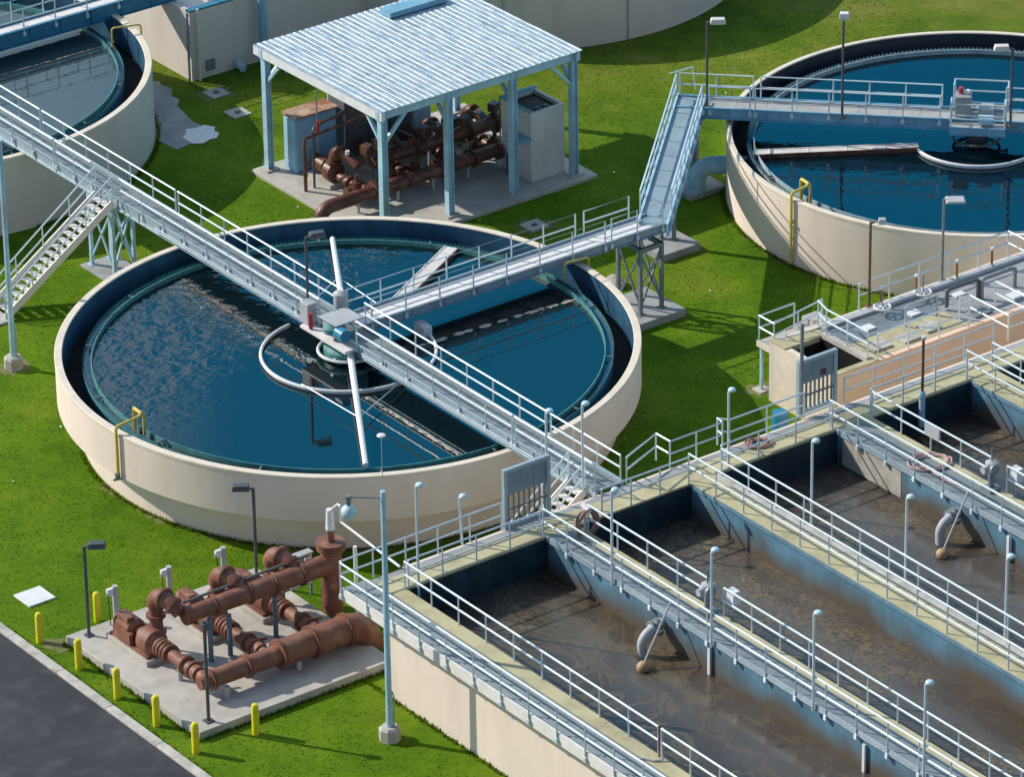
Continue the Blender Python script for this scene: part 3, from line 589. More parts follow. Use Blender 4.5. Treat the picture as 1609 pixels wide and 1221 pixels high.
# the drive stands on a widened platform on the bridge
pf = thing('drive_platform', 'grey gearbox housing with pale lid on the bridge over the middle tank', 'machine', (0,0,Zb))
MB().box(-1.05,-0.6,-1.3,1.5,Zb-0.14,Zb-0.04).build('platform', m_alum, pf)
MB().box(-0.85,0.36,-0.5,0.6,Zb+0.56,Zb+0.61).build('lid', m_ltgrey, pf, bevel=0.02)
MB().box(-0.75,-0.35,-0.4,0.5,Zb,Zb+0.56).build('gearbox', m_concgrey, pf, bevel=0.04)
MB().tube([(-0.72,-0.9,Zb+0.32),(-0.72,-0.45,Zb+0.32)],0.24,16).build('motor', m_barrel, pf)
MB().lathe([(0.30,Zb+0.2),(0.30,Zb+0.4),(0.16,Zb+0.5),(0.01,Zb+0.52)],(-0.75,-0.1),20).build('motor_cap', m_teal, pf)
MB().tube([(-0.95,0.95,Zb),(-0.95,0.95,Zb+0.6)],0.08,12).build('fire_bottle', m_red, pf)
MB().box(-0.9,-0.5,1.2,1.7,Zb,Zb+0.8).build('control_box', m_ltgrey, pf, bevel=0.02)
MB().tube([(0.45,1.05,Zb-0.1),(0.45,1.05,Zb+0.35),(0.45,1.05,Zb+0.95),(0.45,1.05,Zb+1.05)],[0.13,0.27,0.27,0.12],16).build('vessel', m_ltgrey, pf)
tr = thing('scum_trough', 'pale scum trough running from the centre to the rim of the middle tank', 'trough', (3.1,1.8,zw1), 'scum troughs in the tanks')
def trough(t, p, q, w, z):
    p, q = Vector((*p,z)), Vector((*q,z)); d = (q-p).normalized(); n = Vector((-d.y,d.x,0))
    MB().bar(p,q,w,0.05).build('tray', m_offwhite, t)
    MB().bar(p-n*w/2-Vector((0,0,0.18)),q-n*w/2-Vector((0,0,0.18)),0.05,0.42).build('side_plate', m_brownd, t); MB().bar(p+n*w/2-Vector((0,0,0.12)),q+n*w/2-Vector((0,0,0.12)),0.05,0.34).build('side_plate', m_offwhite, t)
    mb = MB(); L = (q-p).length; k = 0.6
    while k < L: mb.bar(p+d*k-n*w/2,p+d*k+n*w/2,0.05,0.09); k += 1.5
    mb.each('stiffener', m_offwhite, t)
trough(tr, (3.0,1.75),(7.95,4.62),0.52,zw1+0.16)
zw2 = 2.75-0.56
d2 = mech('white feed ring of the scraper drive in the right tank', (30.4,0.7), 3.3, zw2, 2.5, 0.9, math.radians(100), 8.6, math.radians(165), math.radians(165+300), arms=False)
tr2 = thing('scum_trough', 'stained scum trough reaching from the rim to the ring of the right tank', 'trough', (23,4.9,zw2), 'scum troughs in the tanks')
trough(tr2, (22.75,5.0),(28.15,1.55),0.42,zw2+0.16)
# platform in the middle of the right tank
cp = thing('drive_platform', 'railed square drive platform in the middle of the right tank bridge', 'platform', (30.4,0.7,3.3))
u = Vector((0.7071,-0.7071,0)); n_ = Vector((0.7071,0.7071,0)); c0 = Vector((30.4,0.7,3.3))
Q = lambda a, o, z=0: tuple(c0 + u*a + n_*o + Vector((0,0,z)))
MB().bar(Q(-0.95,0,-0.06),Q(1.15,0,-0.06),2.5,0.10).build('platform', m_b4deck, cp); mb = MB().bar(Q(-0.98,-1.24,-0.12),Q(1.18,-1.24,-0.12),0.05,0.34).bar(Q(-0.98,1.24,-0.12),Q(1.18,1.24,-0.12),0.05,0.34); mb.each('edge_beam', m_b4steel, cp)
rail_run(cp, [Q(-0.95,0.6),Q(-0.95,1.22),Q(1.15,1.22),Q(1.15,0.6)], 1.0, wrap=True); rail_run(cp, [Q(-0.95,-0.6),Q(-0.95,-1.22),Q(1.15,-1.22),Q(1.15,-0.6)], 1.0, wrap=True)
MB().rbox(Q(-0.55,0.1),0.62,0.6,3.3,4.15,-PI/4).build('control_cabinet', m_concgrey, cp, bevel=0.02)
MB().tube([Q(-0.66,0.2,0.85),Q(-0.66,0.2,1.1)],0.1,10).build('warning_lamp', m_red, cp)
MB().tube([Q(-0.4,0.2,0.85),Q(-0.4,0.2,1.0)],0.1,10).build('junction_cap', m_white, cp)
MB().rbox(Q(0.35,0.3),0.6,0.7,3.3,3.6,-PI/4).build('gearbox', m_ltgrey, cp, bevel=0.05)
MB().tube([Q(0.1,-0.9,0.25),Q(0.7,-0.9,0.25)],0.2,12).build('motor', m_ltblue, cp)

# ------------------------------------------------------------------ aeration basins
ZD, ZW, T0, T1, YE = 3.5, 2.2, -16.6, -46.0, -15.3
SPL = [(-10.4,-9.35),(-3.6,-2.3),(2.5,3.7),(8.9,10.45),(15.0,16.2),(21.4,22.6)]
ab = thing('aeration_basin', 'block of long rectangular basins with walkways between them, filling the lower right', 'basin', (-10.4,-15.3,0))
W = lambda mb, nm, mt, **k: mb.build(nm, mt, ab, **k)
W(MB().box(-10.4,-9.9,T1,-17.1,-0.3,ZD-0.05),'outer_wall',m_cream); W(MB().box(-9.896,-9.35,T1,-17.1,-0.3,ZD),'wall_top',m_conc2)
W(MB().prism([(-10.4,-17.097),(-9.35,-17.097),(-9.35,-16.604),(-9.35,-16.1)],-0.3,ZD-0.06),'corner_wall',m_cream); W(MB().box(-9.896,-9.35,-17.096,-15.42,ZD-0.3,ZD+0.001),'corner_deck',m_conc2)
W(MB().box(-11.0,-9.93,T1,YE,ZD-0.045,ZD+0.002),'outer_deck',m_grate)
mb = MB(); yy = T1
for k in range(9): mb.box(-10.98+k*0.117,-10.98+k*0.117+0.05,T1,YE,ZD+0.002,ZD+0.022)
mb.each('deck_plank', m_plank, ab, smooth=False)
W(MB().box(-11.07,-11.004,T1,YE+0.02,ZD-0.36,ZD+0.06),'fascia',m_alum)
mb = MB(); y = YE-0.6
while y > T1: mb.box(-11.0,-10.41,y-0.05,y+0.05,ZD-0.34,ZD-0.05); y -= 1.5
mb.each('bracket', m_greysteel, ab)
W(MB().box(-10.99,-9.93,YE-0.1,YE-0.04,ZD-0.34,ZD-0.05),'end_beam',m_galv)
W(MB().box(-8.6,24,YE-0.12,YE,-0.3,ZD-0.01),'end_wall',m_cream)
W(MB().box(-9.93,24,T0+0.9,YE-0.124,ZD-0.25,ZD+0.004),'end_deck_edge',m_concgrey)
W(MB().box(-9.346,24,T0,T0+0.896,ZD-0.07,ZD+0.008),'end_deck',m_conc2)
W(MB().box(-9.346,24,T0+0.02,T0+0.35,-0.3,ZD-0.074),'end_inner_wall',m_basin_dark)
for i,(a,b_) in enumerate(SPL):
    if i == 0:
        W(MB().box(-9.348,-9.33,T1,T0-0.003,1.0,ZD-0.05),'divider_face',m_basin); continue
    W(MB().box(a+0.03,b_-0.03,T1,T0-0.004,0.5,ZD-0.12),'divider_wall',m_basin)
    if i in (2,):
        W(MB().box(a,b_-0.3,T1,T0-0.006,ZD-0.115,ZD+0.003),'walkway_deck',m_conc2); W(MB().box(b_-0.295,b_,T1,T0-0.006,ZD-0.115,ZD+0.006),'walkway_edge',m_kerb)
    else:
        W(MB().box(a,b_-0.42,T1,T0-0.006,ZD-0.115,ZD+0.003),'walkway_deck',m_grate if i < 4 else m_conc2); W(MB().box(b_-0.415,b_,T1,T0-0.006,ZD-0.115,ZD+0.006),'walkway_edge',m_conc2)
    if i in (1,3): W(MB().box(a-0.05,a-0.004,T1,T0-0.01,ZD-0.16,ZD+0.05),'edge_angle',m_galv)
    else: W(MB().box(a-0.03,a-0.004,T1,T0-0.01,ZD-0.17,ZD-0.02),'edge_angle',m_edge)
W(MB().box(8.915,8.926,-20.0,T0-0.3,2.25,ZD-0.17),'bare_patch',M('bare_wall_patch',(0.50,0.47,0.40),0.9,var=0.4,scale=1.0,streak=(1.6,0.15,(0.20,0.15,0.08),0.8)))
# white drops on the divider face
mb = MB()
for s_, tt in ((-3.62,-25.3),(8.86,-25.6),(-3.62,-33)): mb.box(s_-0.06,s_,tt-0.06,tt+0.06,ZW-0.2,ZD-0.3)
mb.each('drop_pipe', m_white, ab)
names = ['nearest the road','second from the road','third from the road','fourth from the road','fifth from the road']
for i in range(5):
    x0, x1 = SPL[i][1], SPL[i+1][0]
    vs = []; nx, ny = 6, 40
    w = MB().add([(x0-0.03,T1,ZW),(x1+0.05,T1,ZW),(x1+0.05,T0+0.05,ZW),(x0-0.03,T0+0.05,ZW)],[(0,1,2,3)]).build('water', m_sludge)
    tag(w, 'brown foam-streaked water in the basin '+names[i], 'water', kind='structure')
# guard railings
G = guard; zb_ = ZD+0.01
G('outer rail over the cream wall on the road side of the basins', [(-11.1,YE-0.1,zb_),(-11.1,T1,zb_)], below=0.3)
G('inner rail along the basin nearest the road, on the tan wall top', [(-9.4,T0,zb_),(-9.4,-30.0,zb_)])
G('lower end of the inner rail beside the basin nearest the road, past the roped post', [(-9.4,-30.15,zb_),(-9.4,T1,zb_)])
G('end rail from the outer corner to the louvred gate, facing the middle tank', [(-11.05,YE,zb_),(-4.5,YE,zb_)])
G('end rail above the dark end of the basin nearest the road', [(-9.25,T0,zb_),(-3.75,T0,zb_)])
G('road-side rail of the walkway with the hose reel', [(-3.66,T0+0.3,zb_),(-3.66,T1,zb_)], below=0.28)
G('far rail of the walkway with the hose reel, stopping at the valve', [(-2.33,T0-0.6,zb_),(-2.33,-23.6,zb_)])
G('far rail of the walkway with the hose reel, past the valve and white box', [(-2.33,-24.4,zb_),(-2.33,T1,zb_)])
G('zigzag end rail right of the bridge stairs, against the dark grass', [(0.75,YE,zb_),(2.6,YE+0.75,zb_),(2.62,YE,zb_),(4.9,YE,zb_),(4.95,YE+0.35,zb_),(5.2,YE,zb_),(8.5,YE,zb_)])
G('end rail above the dark end of the second basin', [(-1.3,T0,zb_),(2.4,T0,zb_)])
G('road-side rail of the tan walkway with the rust spot', [(2.56,T0+0.2,zb_),(2.56,T1,zb_)], below=0.2)
G('far rail of the tan walkway, beside the white kerb strip', [(3.66,T0-0.2,zb_),(3.66,T1,zb_)])
G('end rail above the dark end of the third basin, left of the blue divider', [(3.8,T0,zb_),(8.7,T0,zb_)])
G('road-side rail of the walkway with the pink hose', [(8.85,T0+0.3,zb_),(8.85,T1,zb_)], below=0.28)
G('far rail of the walkway with the pink hose, carrying the small plate', [(10.4,T0-0.1,zb_),(10.4,-22.9,zb_)])
G('far rail of the walkway with the pink hose, past the second valve', [(10.4,-23.7,zb_),(10.4,T1,zb_)])
G('end rail in front of the salmon wall', [(10.5,T0+0.1,zb_),(14.9,T0+0.1,zb_)])
G('road-side rail of the far right walkway', [(15.05,T0+0.3,zb_),(15.05,-30,zb_)], below=0.2)
G('far rail of the far right walkway', [(16.15,T0+0.2,zb_),(16.15,-30,zb_)])
G('outer end rail below the salmon wall', [(10.3,YE,zb_),(17.2,YE,zb_)])

# louvred gates
def gate(label, s0, s1, t, z, h):
    g = thing('louvred_gate', label, 'gate', (s0,t,z), 'louvred screens at the bridge ends')
    fr = MB().box(s0-0.06,s0+0.08,t-0.08,t+0.08,z,z+h).box(s1-0.08,s1+0.06,t-0.08,t+0.08,z,z+h).box(s0+0.08,s1-0.08,t-0.07,t+0.07,z+h-0.12,z+h).box(s0+0.08,s1-0.08,t-0.07,t+0.07,z,z+0.12)
    fr.build('frame', m_galv, g)
    w = (s1-s0-0.16)/3
    for k in range(3): MB().box(s0+0.08+k*w+0.006,s0+0.08+(k+1)*w-0.006,t-0.03,t+0.03,z+h*0.55,z+h-0.13).build('panel', m_gatepanel, g)
    mb = MB(); n = 8
    for k in range(n):
        x = s0+0.14+(s1-s0-0.28)*k/(n-1); mb.box(x-0.026,x+0.026,t-0.03,t+0.03,z+0.12,z+h*0.55)
    mb.box(s0+0.08,s1-0.08,t-0.04,t+0.04,z+h*0.30,z+h*0.325)
    mb.each('bar', m_dkgrey, g); return g
gate('grey louvred gate at the end of the long bridge, against the middle tank', -4.35,-2.55,YE+0.02,ZD,2.2)
gate('grey louvred gate in front of the salmon wall, with a small dark plate', 8.6,10.2,-14.9,ZD,2.05)
tag(MB().box(9.55,9.75,-14.99,-14.94,4.75,4.95).build('gate_plate', m_brownd), 'small dark plate on the gate in front of the salmon wall', 'plate')

# ------------------------------------------------------------------ lamps
def small_lamp(label, x, y, z, h, rz=0, lean=0):
    t = thing('walkway_lamp', label, 'lamp', (x,y,z), 'small lamps on thin posts along the basins')
    MB().tube([(x,y,z),(x+lean,y,z+h)],0.045,8).build('post', m_rail, t)
    hx, hy = x+lean+0.12*math.cos(rz), y+0.12*math.sin(rz)
    MB().tube([(x+lean,y,z+h-0.02),(hx,hy,z+h+0.03)],0.05,8).build('arm', m_rail, t)
    MB().ball((hx,hy,z+h+0.06),0.14,14,8,0.6).build('lamp_head', m_lens, t); return t
SL = [('leftmost lamp post, standing in the dark corner of the basin nearest the road', -8.93,-16.7,2.6,4.6),
      ('short leaning lamp post between the corner and the louvred gate', -6.1,-15.25,3.5,1.75),
      ('lamp post right behind the louvred gate of the long bridge', -2.16,-14.7,3.5,3.4),
      ('lamp post right of the bridge rail, seen against the middle tank rim', -0.72,-14.8,3.5,3.3),
      ('lamp post beside the hose reel walkway, nearest the reel', -3.72,-20.3,3.3,3.5),
      ('lamp post beside the valve and white box on the hose reel walkway', -3.72,-25.5,3.3,3.5),
      ('lamp post over the foamy water halfway down the hose reel walkway', -3.72,-30.6,3.3,3.5),
      ('lamp post at the bottom edge of the hose reel walkway', -3.72,-35.9,3.3,3.4),
      ('lamp post on the end rail by the coiled hose, against the dark grass', 4.2,-16.5,3.4,3.0),
      ('lamp post over the dark end of the third basin', 3.72,-21.5,3.3,3.4),
      ('lamp post on the tan walkway, below the right float', 3.72,-26.3,3.3,3.3),
      ('lamp post at the right edge of the tan walkway', 3.72,-31.2,3.3,3.2)]
for i,(l,x,y,z,h) in enumerate(SL): small_lamp(l,x,y,z,h,-0.9+0.3*(i%3),lean=-0.07 if i == 1 else 0)

def box_lamp(label, x, y, z, h, ang, matl=None, r=0.05, head=(0.62,0.34,0.2), headm=None, group='box-headed lamp posts'):
    matl = matl or m_dark; headm = headm or matl
    t = thing('lamp_post', label, 'lamp', (x,y,z), group)
    MB().tube([(x,y,z),(x,y,z+h)],r,10).build('post', matl, t)
    MB().box(x-0.13,x+0.13,y-0.13,y+0.13,z,z+0.05).build('base_plate', matl, t)
    cx, cy = x+0.42*math.cos(ang), y+0.42*math.sin(ang)
    MB().rbox((cx,cy),*head[:2],z+h-0.06,z+h-0.06+head[2],ang,0.85).build('lamp_head', headm, t, bevel=0.02)
    MB().rbox((cx,cy),head[0]*0.8,head[1]*0.8,z+h-0.075,z+h-0.06,ang).build('lens', m_lens, t)
    MB().bar((x,y,z+h-0.04),(x+0.15*math.cos(ang),y+0.15*math.sin(ang),z+h),0.06,0.06).build('arm', matl, t); return t
right = -math.radians(36)             # towards the right of the picture
box_lamp('dark lamp post at the left corner of the pump pad', -16.26,-7.94,0.3,3.4,right,r=0.06)
box_lamp('dark lamp post behind the pumps with its head turned left', -9.6,-8.1,0.3,3.45,PI+right,r=0.06)
box_lamp('dark lamp post on the long bridge beside the middle tank drive', -0.5,1.75,Zb,3.2,right+0.3,r=0.055)
box_lamp('dark lamp post with a pale head where the slanting bridge turns', 22.75,7.95,3.3,3.6,right,headm=m_offwhite)
box_lamp('dark lamp post with a white head on the right tank bridge', 26.2,3.85,3.3,4.1,PI/4,headm=m_white,head=(0.3,0.4,0.22))
box_lamp('dark lamp post with a pale head at the right edge, on the drive platform', 30.75,-0.85,3.3,3.3,PI+right,headm=m_offwhite)
box_lamp('dark brown post with a small floodlight on the concrete gallery', 17.45,-8.2,2.4,3.4,right,matl=m_dkbrown,headm=m_ltgrey,head=(0.3,0.26,0.2))
box_lamp('grey lamp post with a flat wing-shaped head on the concrete gallery', 20.95,-8.2,2.4,3.3,right,matl=m_greysteel,headm=m_ltgrey,head=(0.75,0.6,0.08))
# two tall masts
def mast(label, x, y, h, globe):
    t = thing('tall_mast', label, 'lamp', (x,y,0), 'tall pale masts on octagonal footings')
    MB().lathe([(0.36,-0.1),(0.36,0.42),(0.28,0.5),(0.01,0.5)],(x,y),8).build('footing', m_conc, t)
    MB().tube([(x,y,0.5),(x,y,h)],[0.11,0.085],10).build('pole', m_ltblue, t)
    MB().tube([(x+0.1,y-0.1,0.3),(x+0.12,y-0.12,1.6),(x+0.08,y-0.08,1.8)],0.03,6).build('conduit', m_galv, t)
    dx, dy = -math.cos(right), -math.sin(right)
    if globe:
        MB().tube([(x,y,h-0.25),(x+1.1*dx,y+1.1*dy,h-0.2)],0.028,6).build('arm', m_greysteel, t)
        MB().tube([(x+1.1*dx,y+1.1*dy,h-0.14),(x+1.1*dx,y+1.1*dy,h-0.5)],[0.10,0.07],10).build('bracket', m_greysteel, t)
        MB().ball((x+1.1*dx,y+1.1*dy,h-0.72),0.25,18,12).build('globe', m_lens, t)
        MB().tube([(x,y,h),(x,y,h+1.95)],0.012,5).build('aerial', m_ltgrey, t)
        MB().ball((x,y,h+1.98),0.15,14,6,0.35).build('aerial_disc', m_white, t)
    return t
mast('tall pale mast with a hanging globe camera beside the basin corner', -12.0,-19.25,9.1,True)
mast('tall pale mast at the left edge beside the stairs', -7.36,11.1,9.2,False)
def thin_post(name, label, x, y, z, h, matl, r=0.05, tip=None, foot=None, cat='post', group=None):
    t = thing(name, label, cat, (x,y,z), group); MB().tube([(x,y,z),(x,y,z+h)],r,8).build('shaft', matl, t)
    if tip: MB().tube([(x,y,z+h),(x,y,z+h+0.1)],r*1.5,8).build('cap', tip, t)
    if foot: MB().tube([(x,y,z),(x,y,z+foot[0])],r*2.2,10).build('sleeve', foot[1], t)
    return t
thin_post('grey_post', 'grey post standing in front of the salmon-side gate', 8.55,-15.1,3.5,3.6,m_greysteel,0.065)
thin_post('level_probe', 'rusty rod in a pale blue sleeve at the dark end of the fourth basin', 12.5,-16.9,2.6,3.4,m_dkbrown,0.05,m_white,(1.35,m_ltblue),'probe')
pp = thin_post('pad_post', 'dark bare post at the near corner of the pump pad', -16.25,-15.1,0.3,3.75,m_dark,0.06)
MB().box(-16.36,-16.14,-15.2,-15.0,3.7,3.95).build('junction_box', m_dark, pp); MB().box(-16.40,-16.1,-15.25,-14.95,0.3,0.34).build('base_plate', m_dark, pp)
thin_post('roped_post', 'dark steel post with a rope, on the rail of the basin nearest the road', -9.4,-30.07,3.5,1.12,m_brownd,0.055)

# ------------------------------------------------------------------ pump pad
pad = tag(MB().box(-16.9,-9.2,-15.55,-7.48,-0.1,0.3).build('concrete_pad', m_conc, bevel=0.025), 'pale concrete pad under the brown pump pipework', 'pad')
bl = thing('bollard', 'yellow bollard nearest the kerb, left of the dark lamp post', 'bollard', (-17.53,-6.86,0), 'yellow bollards round the pump pad')
MB().lathe([(0.125,-0.1),(0.125,0.98),(0.115,1.06),(0.08,1.12),(0.01,1.14)],(-17.53,-6.86),20).build('tube', m_yellow, bl)
BL = [('yellow bollard behind the dark lamp post at the pad corner',-15.24,-6.86),('second yellow bollard along the kerb, at the left corner of the pad',-17.46,-9.18),
      ('third yellow bollard along the kerb',-17.5,-11.58),('fourth yellow bollard along the kerb, facing the lower pipe bend',-17.46,-13.86),
      ('fifth yellow bollard along the kerb, at the near corner of the pad',-17.42,-16.09),('lone yellow bollard on the near lawn side of the pad',-15.22,-16.29)]
for l,x,y in BL: o = dup_tree(bl,(x,y,0)); o['label'] = l
def flange(mb, p, d, r, th=0.07): p = Vector(p); d = Vector(d).normalized(); mb.tube([p-d*th*0.6,p-d*th*0.58,p-d*th*0.12,p-d*th*0.1,p+d*th*0.1,p+d*th*0.12,p+d*th*0.58,p+d*th*0.6],[r*0.97,r,r,r*0.86,r*0.86,r,r,r*0.97],20)
pw = thing('pipe_manifold', 'brown pump pipework with two thick headers on the concrete pad', 'pipework', (-12,-12,0.3))
zl, zu, tl_, tu = 0.95, 2.12, -13.85, -11.55
mb = MB().tube([(-15.75,tl_,zl-0.02),(-15.3,tl_,zl),(-12.6,tl_,zl),(-12.55,tl_,zl),(-9.9,tl_,zl)],[0.22,0.30,0.34,0.46,0.5],20)
mb.tube(arc((-9.9,tl_,0.05),0.9,PI/2,-0.2,(1,0,0),(0,0,1)),0.5,20)
mb.build('lower_header', m_brown, pw)
mb = MB()
for x, r in ((-15.3,0.38),(-12.6,0.53),(-11.3,0.58),(-9.95,0.58),(-13.9,0.42)): flange(mb,(x,tl_,zl),(1,0,0),r,0.1)
mb.each('flange', m_brown, pw)
mb = MB().tube([(-14.75,tu,zu),(-12.4,tu,zu),(-8.95,tu,zu)],[0.27,0.33,0.36],20); mb.build('upper_header', m_brown, pw)
mb = MB()
for x, r in ((-14.7,0.34),(-13.6,0.36),(-12.2,0.39),(-11.2,0.40),(-10.1,0.42)): flange(mb,(x,tu,zu),(1,0,0),r,0.09)
mb.each('flange', m_brown, pw)
mb = MB().tube([(-8.85,tu,0.3),(-8.85,tu,2.75)],0.36,20); flange(mb,(-8.85,tu,2.72),(0,0,1),0.50,0.12); flange(mb,(-8.85,tu,2.88),(0,0,1),0.50,0.10); mb.build('riser', m_brown, pw)
MB().tube([(-8.85,tu,2.9),(-8.85,tu,3.45)],0.13,12).build('stem_pipe', m_brown, pw); MB().tube([(-8.85,tu,3.4),(-8.85,tu,4.15)],[0.16,0.12],12).build('air_valve', m_white, pw)
MB().tube([(-8.9,tu-0.05,4.1),(-8.75,tu-0.35,4.45),(-8.75,tu-0.5,4.45),(-8.75,tu-0.5,3.85),(-8.75,-15.4,3.6)],0.045,8).build('vent_line', m_white, pw)
MB().tube([(-9.0,-13.2,0.3),(-9.0,-13.2,3.5)],0.07,8).build('vent_support', m_white, pw)
mb = MB()
for x,y,z1 in ((-14.0,-11.9,zu-0.2),(-13.3,-12.0,zu-0.25),(-11.4,-11.9,zu-0.25)): mb.tube([(x,y,0.3),(x,y,z1)],0.085,10)
mb.each('header_stand', m_slate, pw)
mb = MB()
for x,y,z1 in ((-15.5,-12.3,0.75),(-14.9,-14.2,0.7),(-12.0,-14.1,0.6),(-10.8,-12.6,0.75)): mb.tube([(x,y,0.3),(x,y,z1)],0.09,10)
mb.each('low_stand', m_ltgrey, pw)
MB().tube([(-14.6,tu+0.25,zu+0.34),(-9.6,tu+0.25,zu+0.44)],0.05,8).build('small_line', m_dkgrey, pw)
for i, x in enumerate((-15.4,-12.95,-10.75)):
    par = pw
    m1 = MB().tube([(x,-10.95,0.95),(x,tl_+0.2,0.93)],0.22,18)
    m1.build('suction_pipe', m_brown, par)
    mb = MB()
    for y in (-11.05,-11.22,-11.42,-11.6,-12.55,-13.0): flange(mb,(x,y,0.95),(0,1,0),0.33,0.08)
    mb.tube([(x-0.02,-13.1,0.95),(x-0.02,-13.35,0.95)],0.27,16); mb.tube([(x,-12.75,1.05),(x+0.5,-12.95,1.1)],0.05,8); mb.each('flange', m_brown, par)
    # riser with its swan-neck bend into the upper header
    yb = -10.35; zt = zu+0.1
    pts = [(x+0.3,yb,0.9),(x+0.3,yb,zt-0.15)] + [tuple(p) for p in arc((x+0.3,yb-0.45,zt-0.1),0.45,0,PI*0.5,(0,1,0),(0,0,1))]
    pts += [tuple(p) for p in [(x+0.42,yb-0.75,zt+0.28),(x+0.55,tu+0.1,zt)]]
    MB().tube(pts,[0.22,0.24]+[0.30]*8+[0.27,0.24],18).build('swan_neck', m_brown, par)
    mb = MB()
    for z in (1.15,1.75): flange(mb,(x+0.3,yb,z),(0,0,1),0.34,0.08)
    flange(mb,(x+0.34,yb-0.5,zt+0.36),(0.12,-1,-0.05),0.38,0.08); flange(mb,(x+0.46,yb-0.85,zt+0.2),(0.3,-1,-0.6),0.34,0.08); mb.each('flange', m_brown, par)
for i, x in enumerate((-15.4,-12.95,-10.75)):
    lab = ['brown pump at the left end of the row, on a pale plinth','brown pump in the middle of the row, half hidden by the upper header','brown pump at the right end of the row, behind the upper header'][i]
    p = thing('pump', lab, 'pump', (x,-9.7,0.3), 'brown pumps on plinths')
    MB().box(x-0.52,x+0.52,-10.95,-8.45,0.3,0.5).build('plinth', m_conc, p, bevel=0.02)
    MB().box(x-0.42,x+0.42,-10.8,-8.55,0.5,0.58).build('base_frame', m_brown, p)
    MB().tube([(x,-8.55,0.98),(x,-8.7,0.98),(x,-9.55,0.98),(x,-9.65,0.98)],[0.24,0.36,0.36,0.25],18).build('motor', m_brown, p)
    MB().box(x-0.30,x-0.02,-9.5,-8.85,1.0,1.42).build('terminal_box', m_brown, p, bevel=0.02)
    MB().box(x-0.44,x-0.28,-9.8,-8.8,0.58,0.98).build('motor_foot', m_brown, p); MB().box(x+0.28,x+0.44,-9.8,-8.8,0.58,0.98).build('motor_foot', m_brown, p)
    MB().tube([(x,-9.6,0.98),(x,-9.9,0.98),(x,-9.95,0.98),(x,-10.1,0.98)],[0.12,0.12,0.26,0.26],14).build('coupling', m_brown, p)
    MB().tube([(x,-10.1,0.95),(x,-10.2,0.95),(x,-10.75,0.95),(x,-10.95,0.95)],[0.3,0.46,0.46,0.28],20).build('volute', m_brown, p)
for i, (x,l) in enumerate(((-14.95,'grey conduit post with small boxes behind the left pump'),(-12.79,'grey conduit post with small boxes behind the middle pump'),(-10.59,'grey conduit post with small boxes behind the right pump'))):
    t = thing('conduit_post', l, 'post', (x,-7.58,0.3), 'conduit posts at the back of the pump pad')
    MB().tube([(x,-7.6,0.3),(x,-7.6,1.6)],0.10,12).build('tube', m_ltgrey, t); MB().box(x-0.32,x-0.1,-7.66,-7.54,1.3,1.55).build('box', m_white, t)
    MB().tube([(x-0.34,-7.6,1.42),(x-0.36,-7.75,1.3),(x-0.36,-7.8,0.3)],0.018,5).build('cable', m_black, t)
rk = thing('control_rack', 'grey panel rack with a sloping roof strip at the back of the pump pad', 'rack', (-9.4,-10.2,0.3))
MB().box(-9.95,-8.75,-10.35,-10.05,1.95,2.0).build('roof', m_ltgrey, rk)
for k in range(4): MB().box(-9.9+k*0.3,-9.66+k*0.3,-10.25,-10.12,0.75,1.9).build('panel', m_white if k % 2 else m_ltgrey, rk)
for k in (-9.92,-8.8): MB().box(k-0.04,k+0.04,-10.24,-10.16,0.3,1.95).build('leg', m_greysteel, rk)
tag(MB().box(-16.55,-15.5,-4.65,-3.62,-0.05,0.06).build('hatch_slab', m_white, bevel=0.01), 'pale square slab lying in the lawn left of the pumps', 'slab')

# ------------------------------------------------------------------ open shelter
sh = thing('open_shelter', 'open shelter with a pale ribbed roof on light blue posts', 'shelter', (9.6,11.2,0))
SX0, SX1, SY0, SY1 = 9.55, 19.1, 11.3, 19.95
rz = lambda y: 5.52-0.01*(y-SY0)
MB().box(9.2,19.7,11.0,19.95,-0.1,0.15).build('floor_slab', m_conc, sh, bevel=0.02)
prof = []; x = SX0; pitch = 0.285
while x < SX1-0.05:
    prof += [(x,0.0),(x+pitch*0.66,0.0),(x+pitch*0.74,0.018),(x+pitch*0.92,0.018)]; x += pitch
prof.append((x,0.0)); vs = []; fs = []; n = len(prof)
YS = [SY0,SY0+3.05,SY0+2.95,SY0+6.05,SY0+5.95,SY1]
for k_, y in enumerate(YS): vs += [(px,y,rz(y)+pz+(0.012 if k_ % 2 else 0)) for px,pz in prof]
for j in (0,2,4):
    for i in range(n-1): fs.append((j*n+i,j*n+i+1,(j+1)*n+i+1,(j+1)*n+i))
o = len(vs); vs += [(v[0],v[1],v[2]-0.012) for v in vs]; fs += [tuple(reversed([k+o for k in f])) for f in fs[:]]
rf = MB().add(vs,fs).build('roof', m_roof, sh, smooth=False)
PX = (9.8,12.9,16.0,18.95)
for y in (11.6,19.5):
    for x in PX:
        p = MB().box(x-0.14,x+0.14,y-0.035,y+0.035,0.2,rz(y)-0.05).box(x-0.14,x-0.11,y-0.14,y-0.035,0.2,rz(y)-0.05).box(x-0.14,x-0.11,y+0.035,y+0.14,0.2,rz(y)-0.05).box(x+0.11,x+0.14,y-0.14,y-0.035,0.2,rz(y)-0.05).box(x+0.11,x+0.14,y+0.035,y+0.14,0.2,rz(y)-0.05).build('post', m_ltblue, sh)
        MB().box(x-0.3,x+0.3,y-0.3,y+0.3,0.15,0.22).build('foot', m_conc, p)
    MB().box(SX0,SX1,y-0.1,y+0.1,rz(y)-0.42,rz(y)-0.055).build('eaves_beam', m_ltblue, sh)
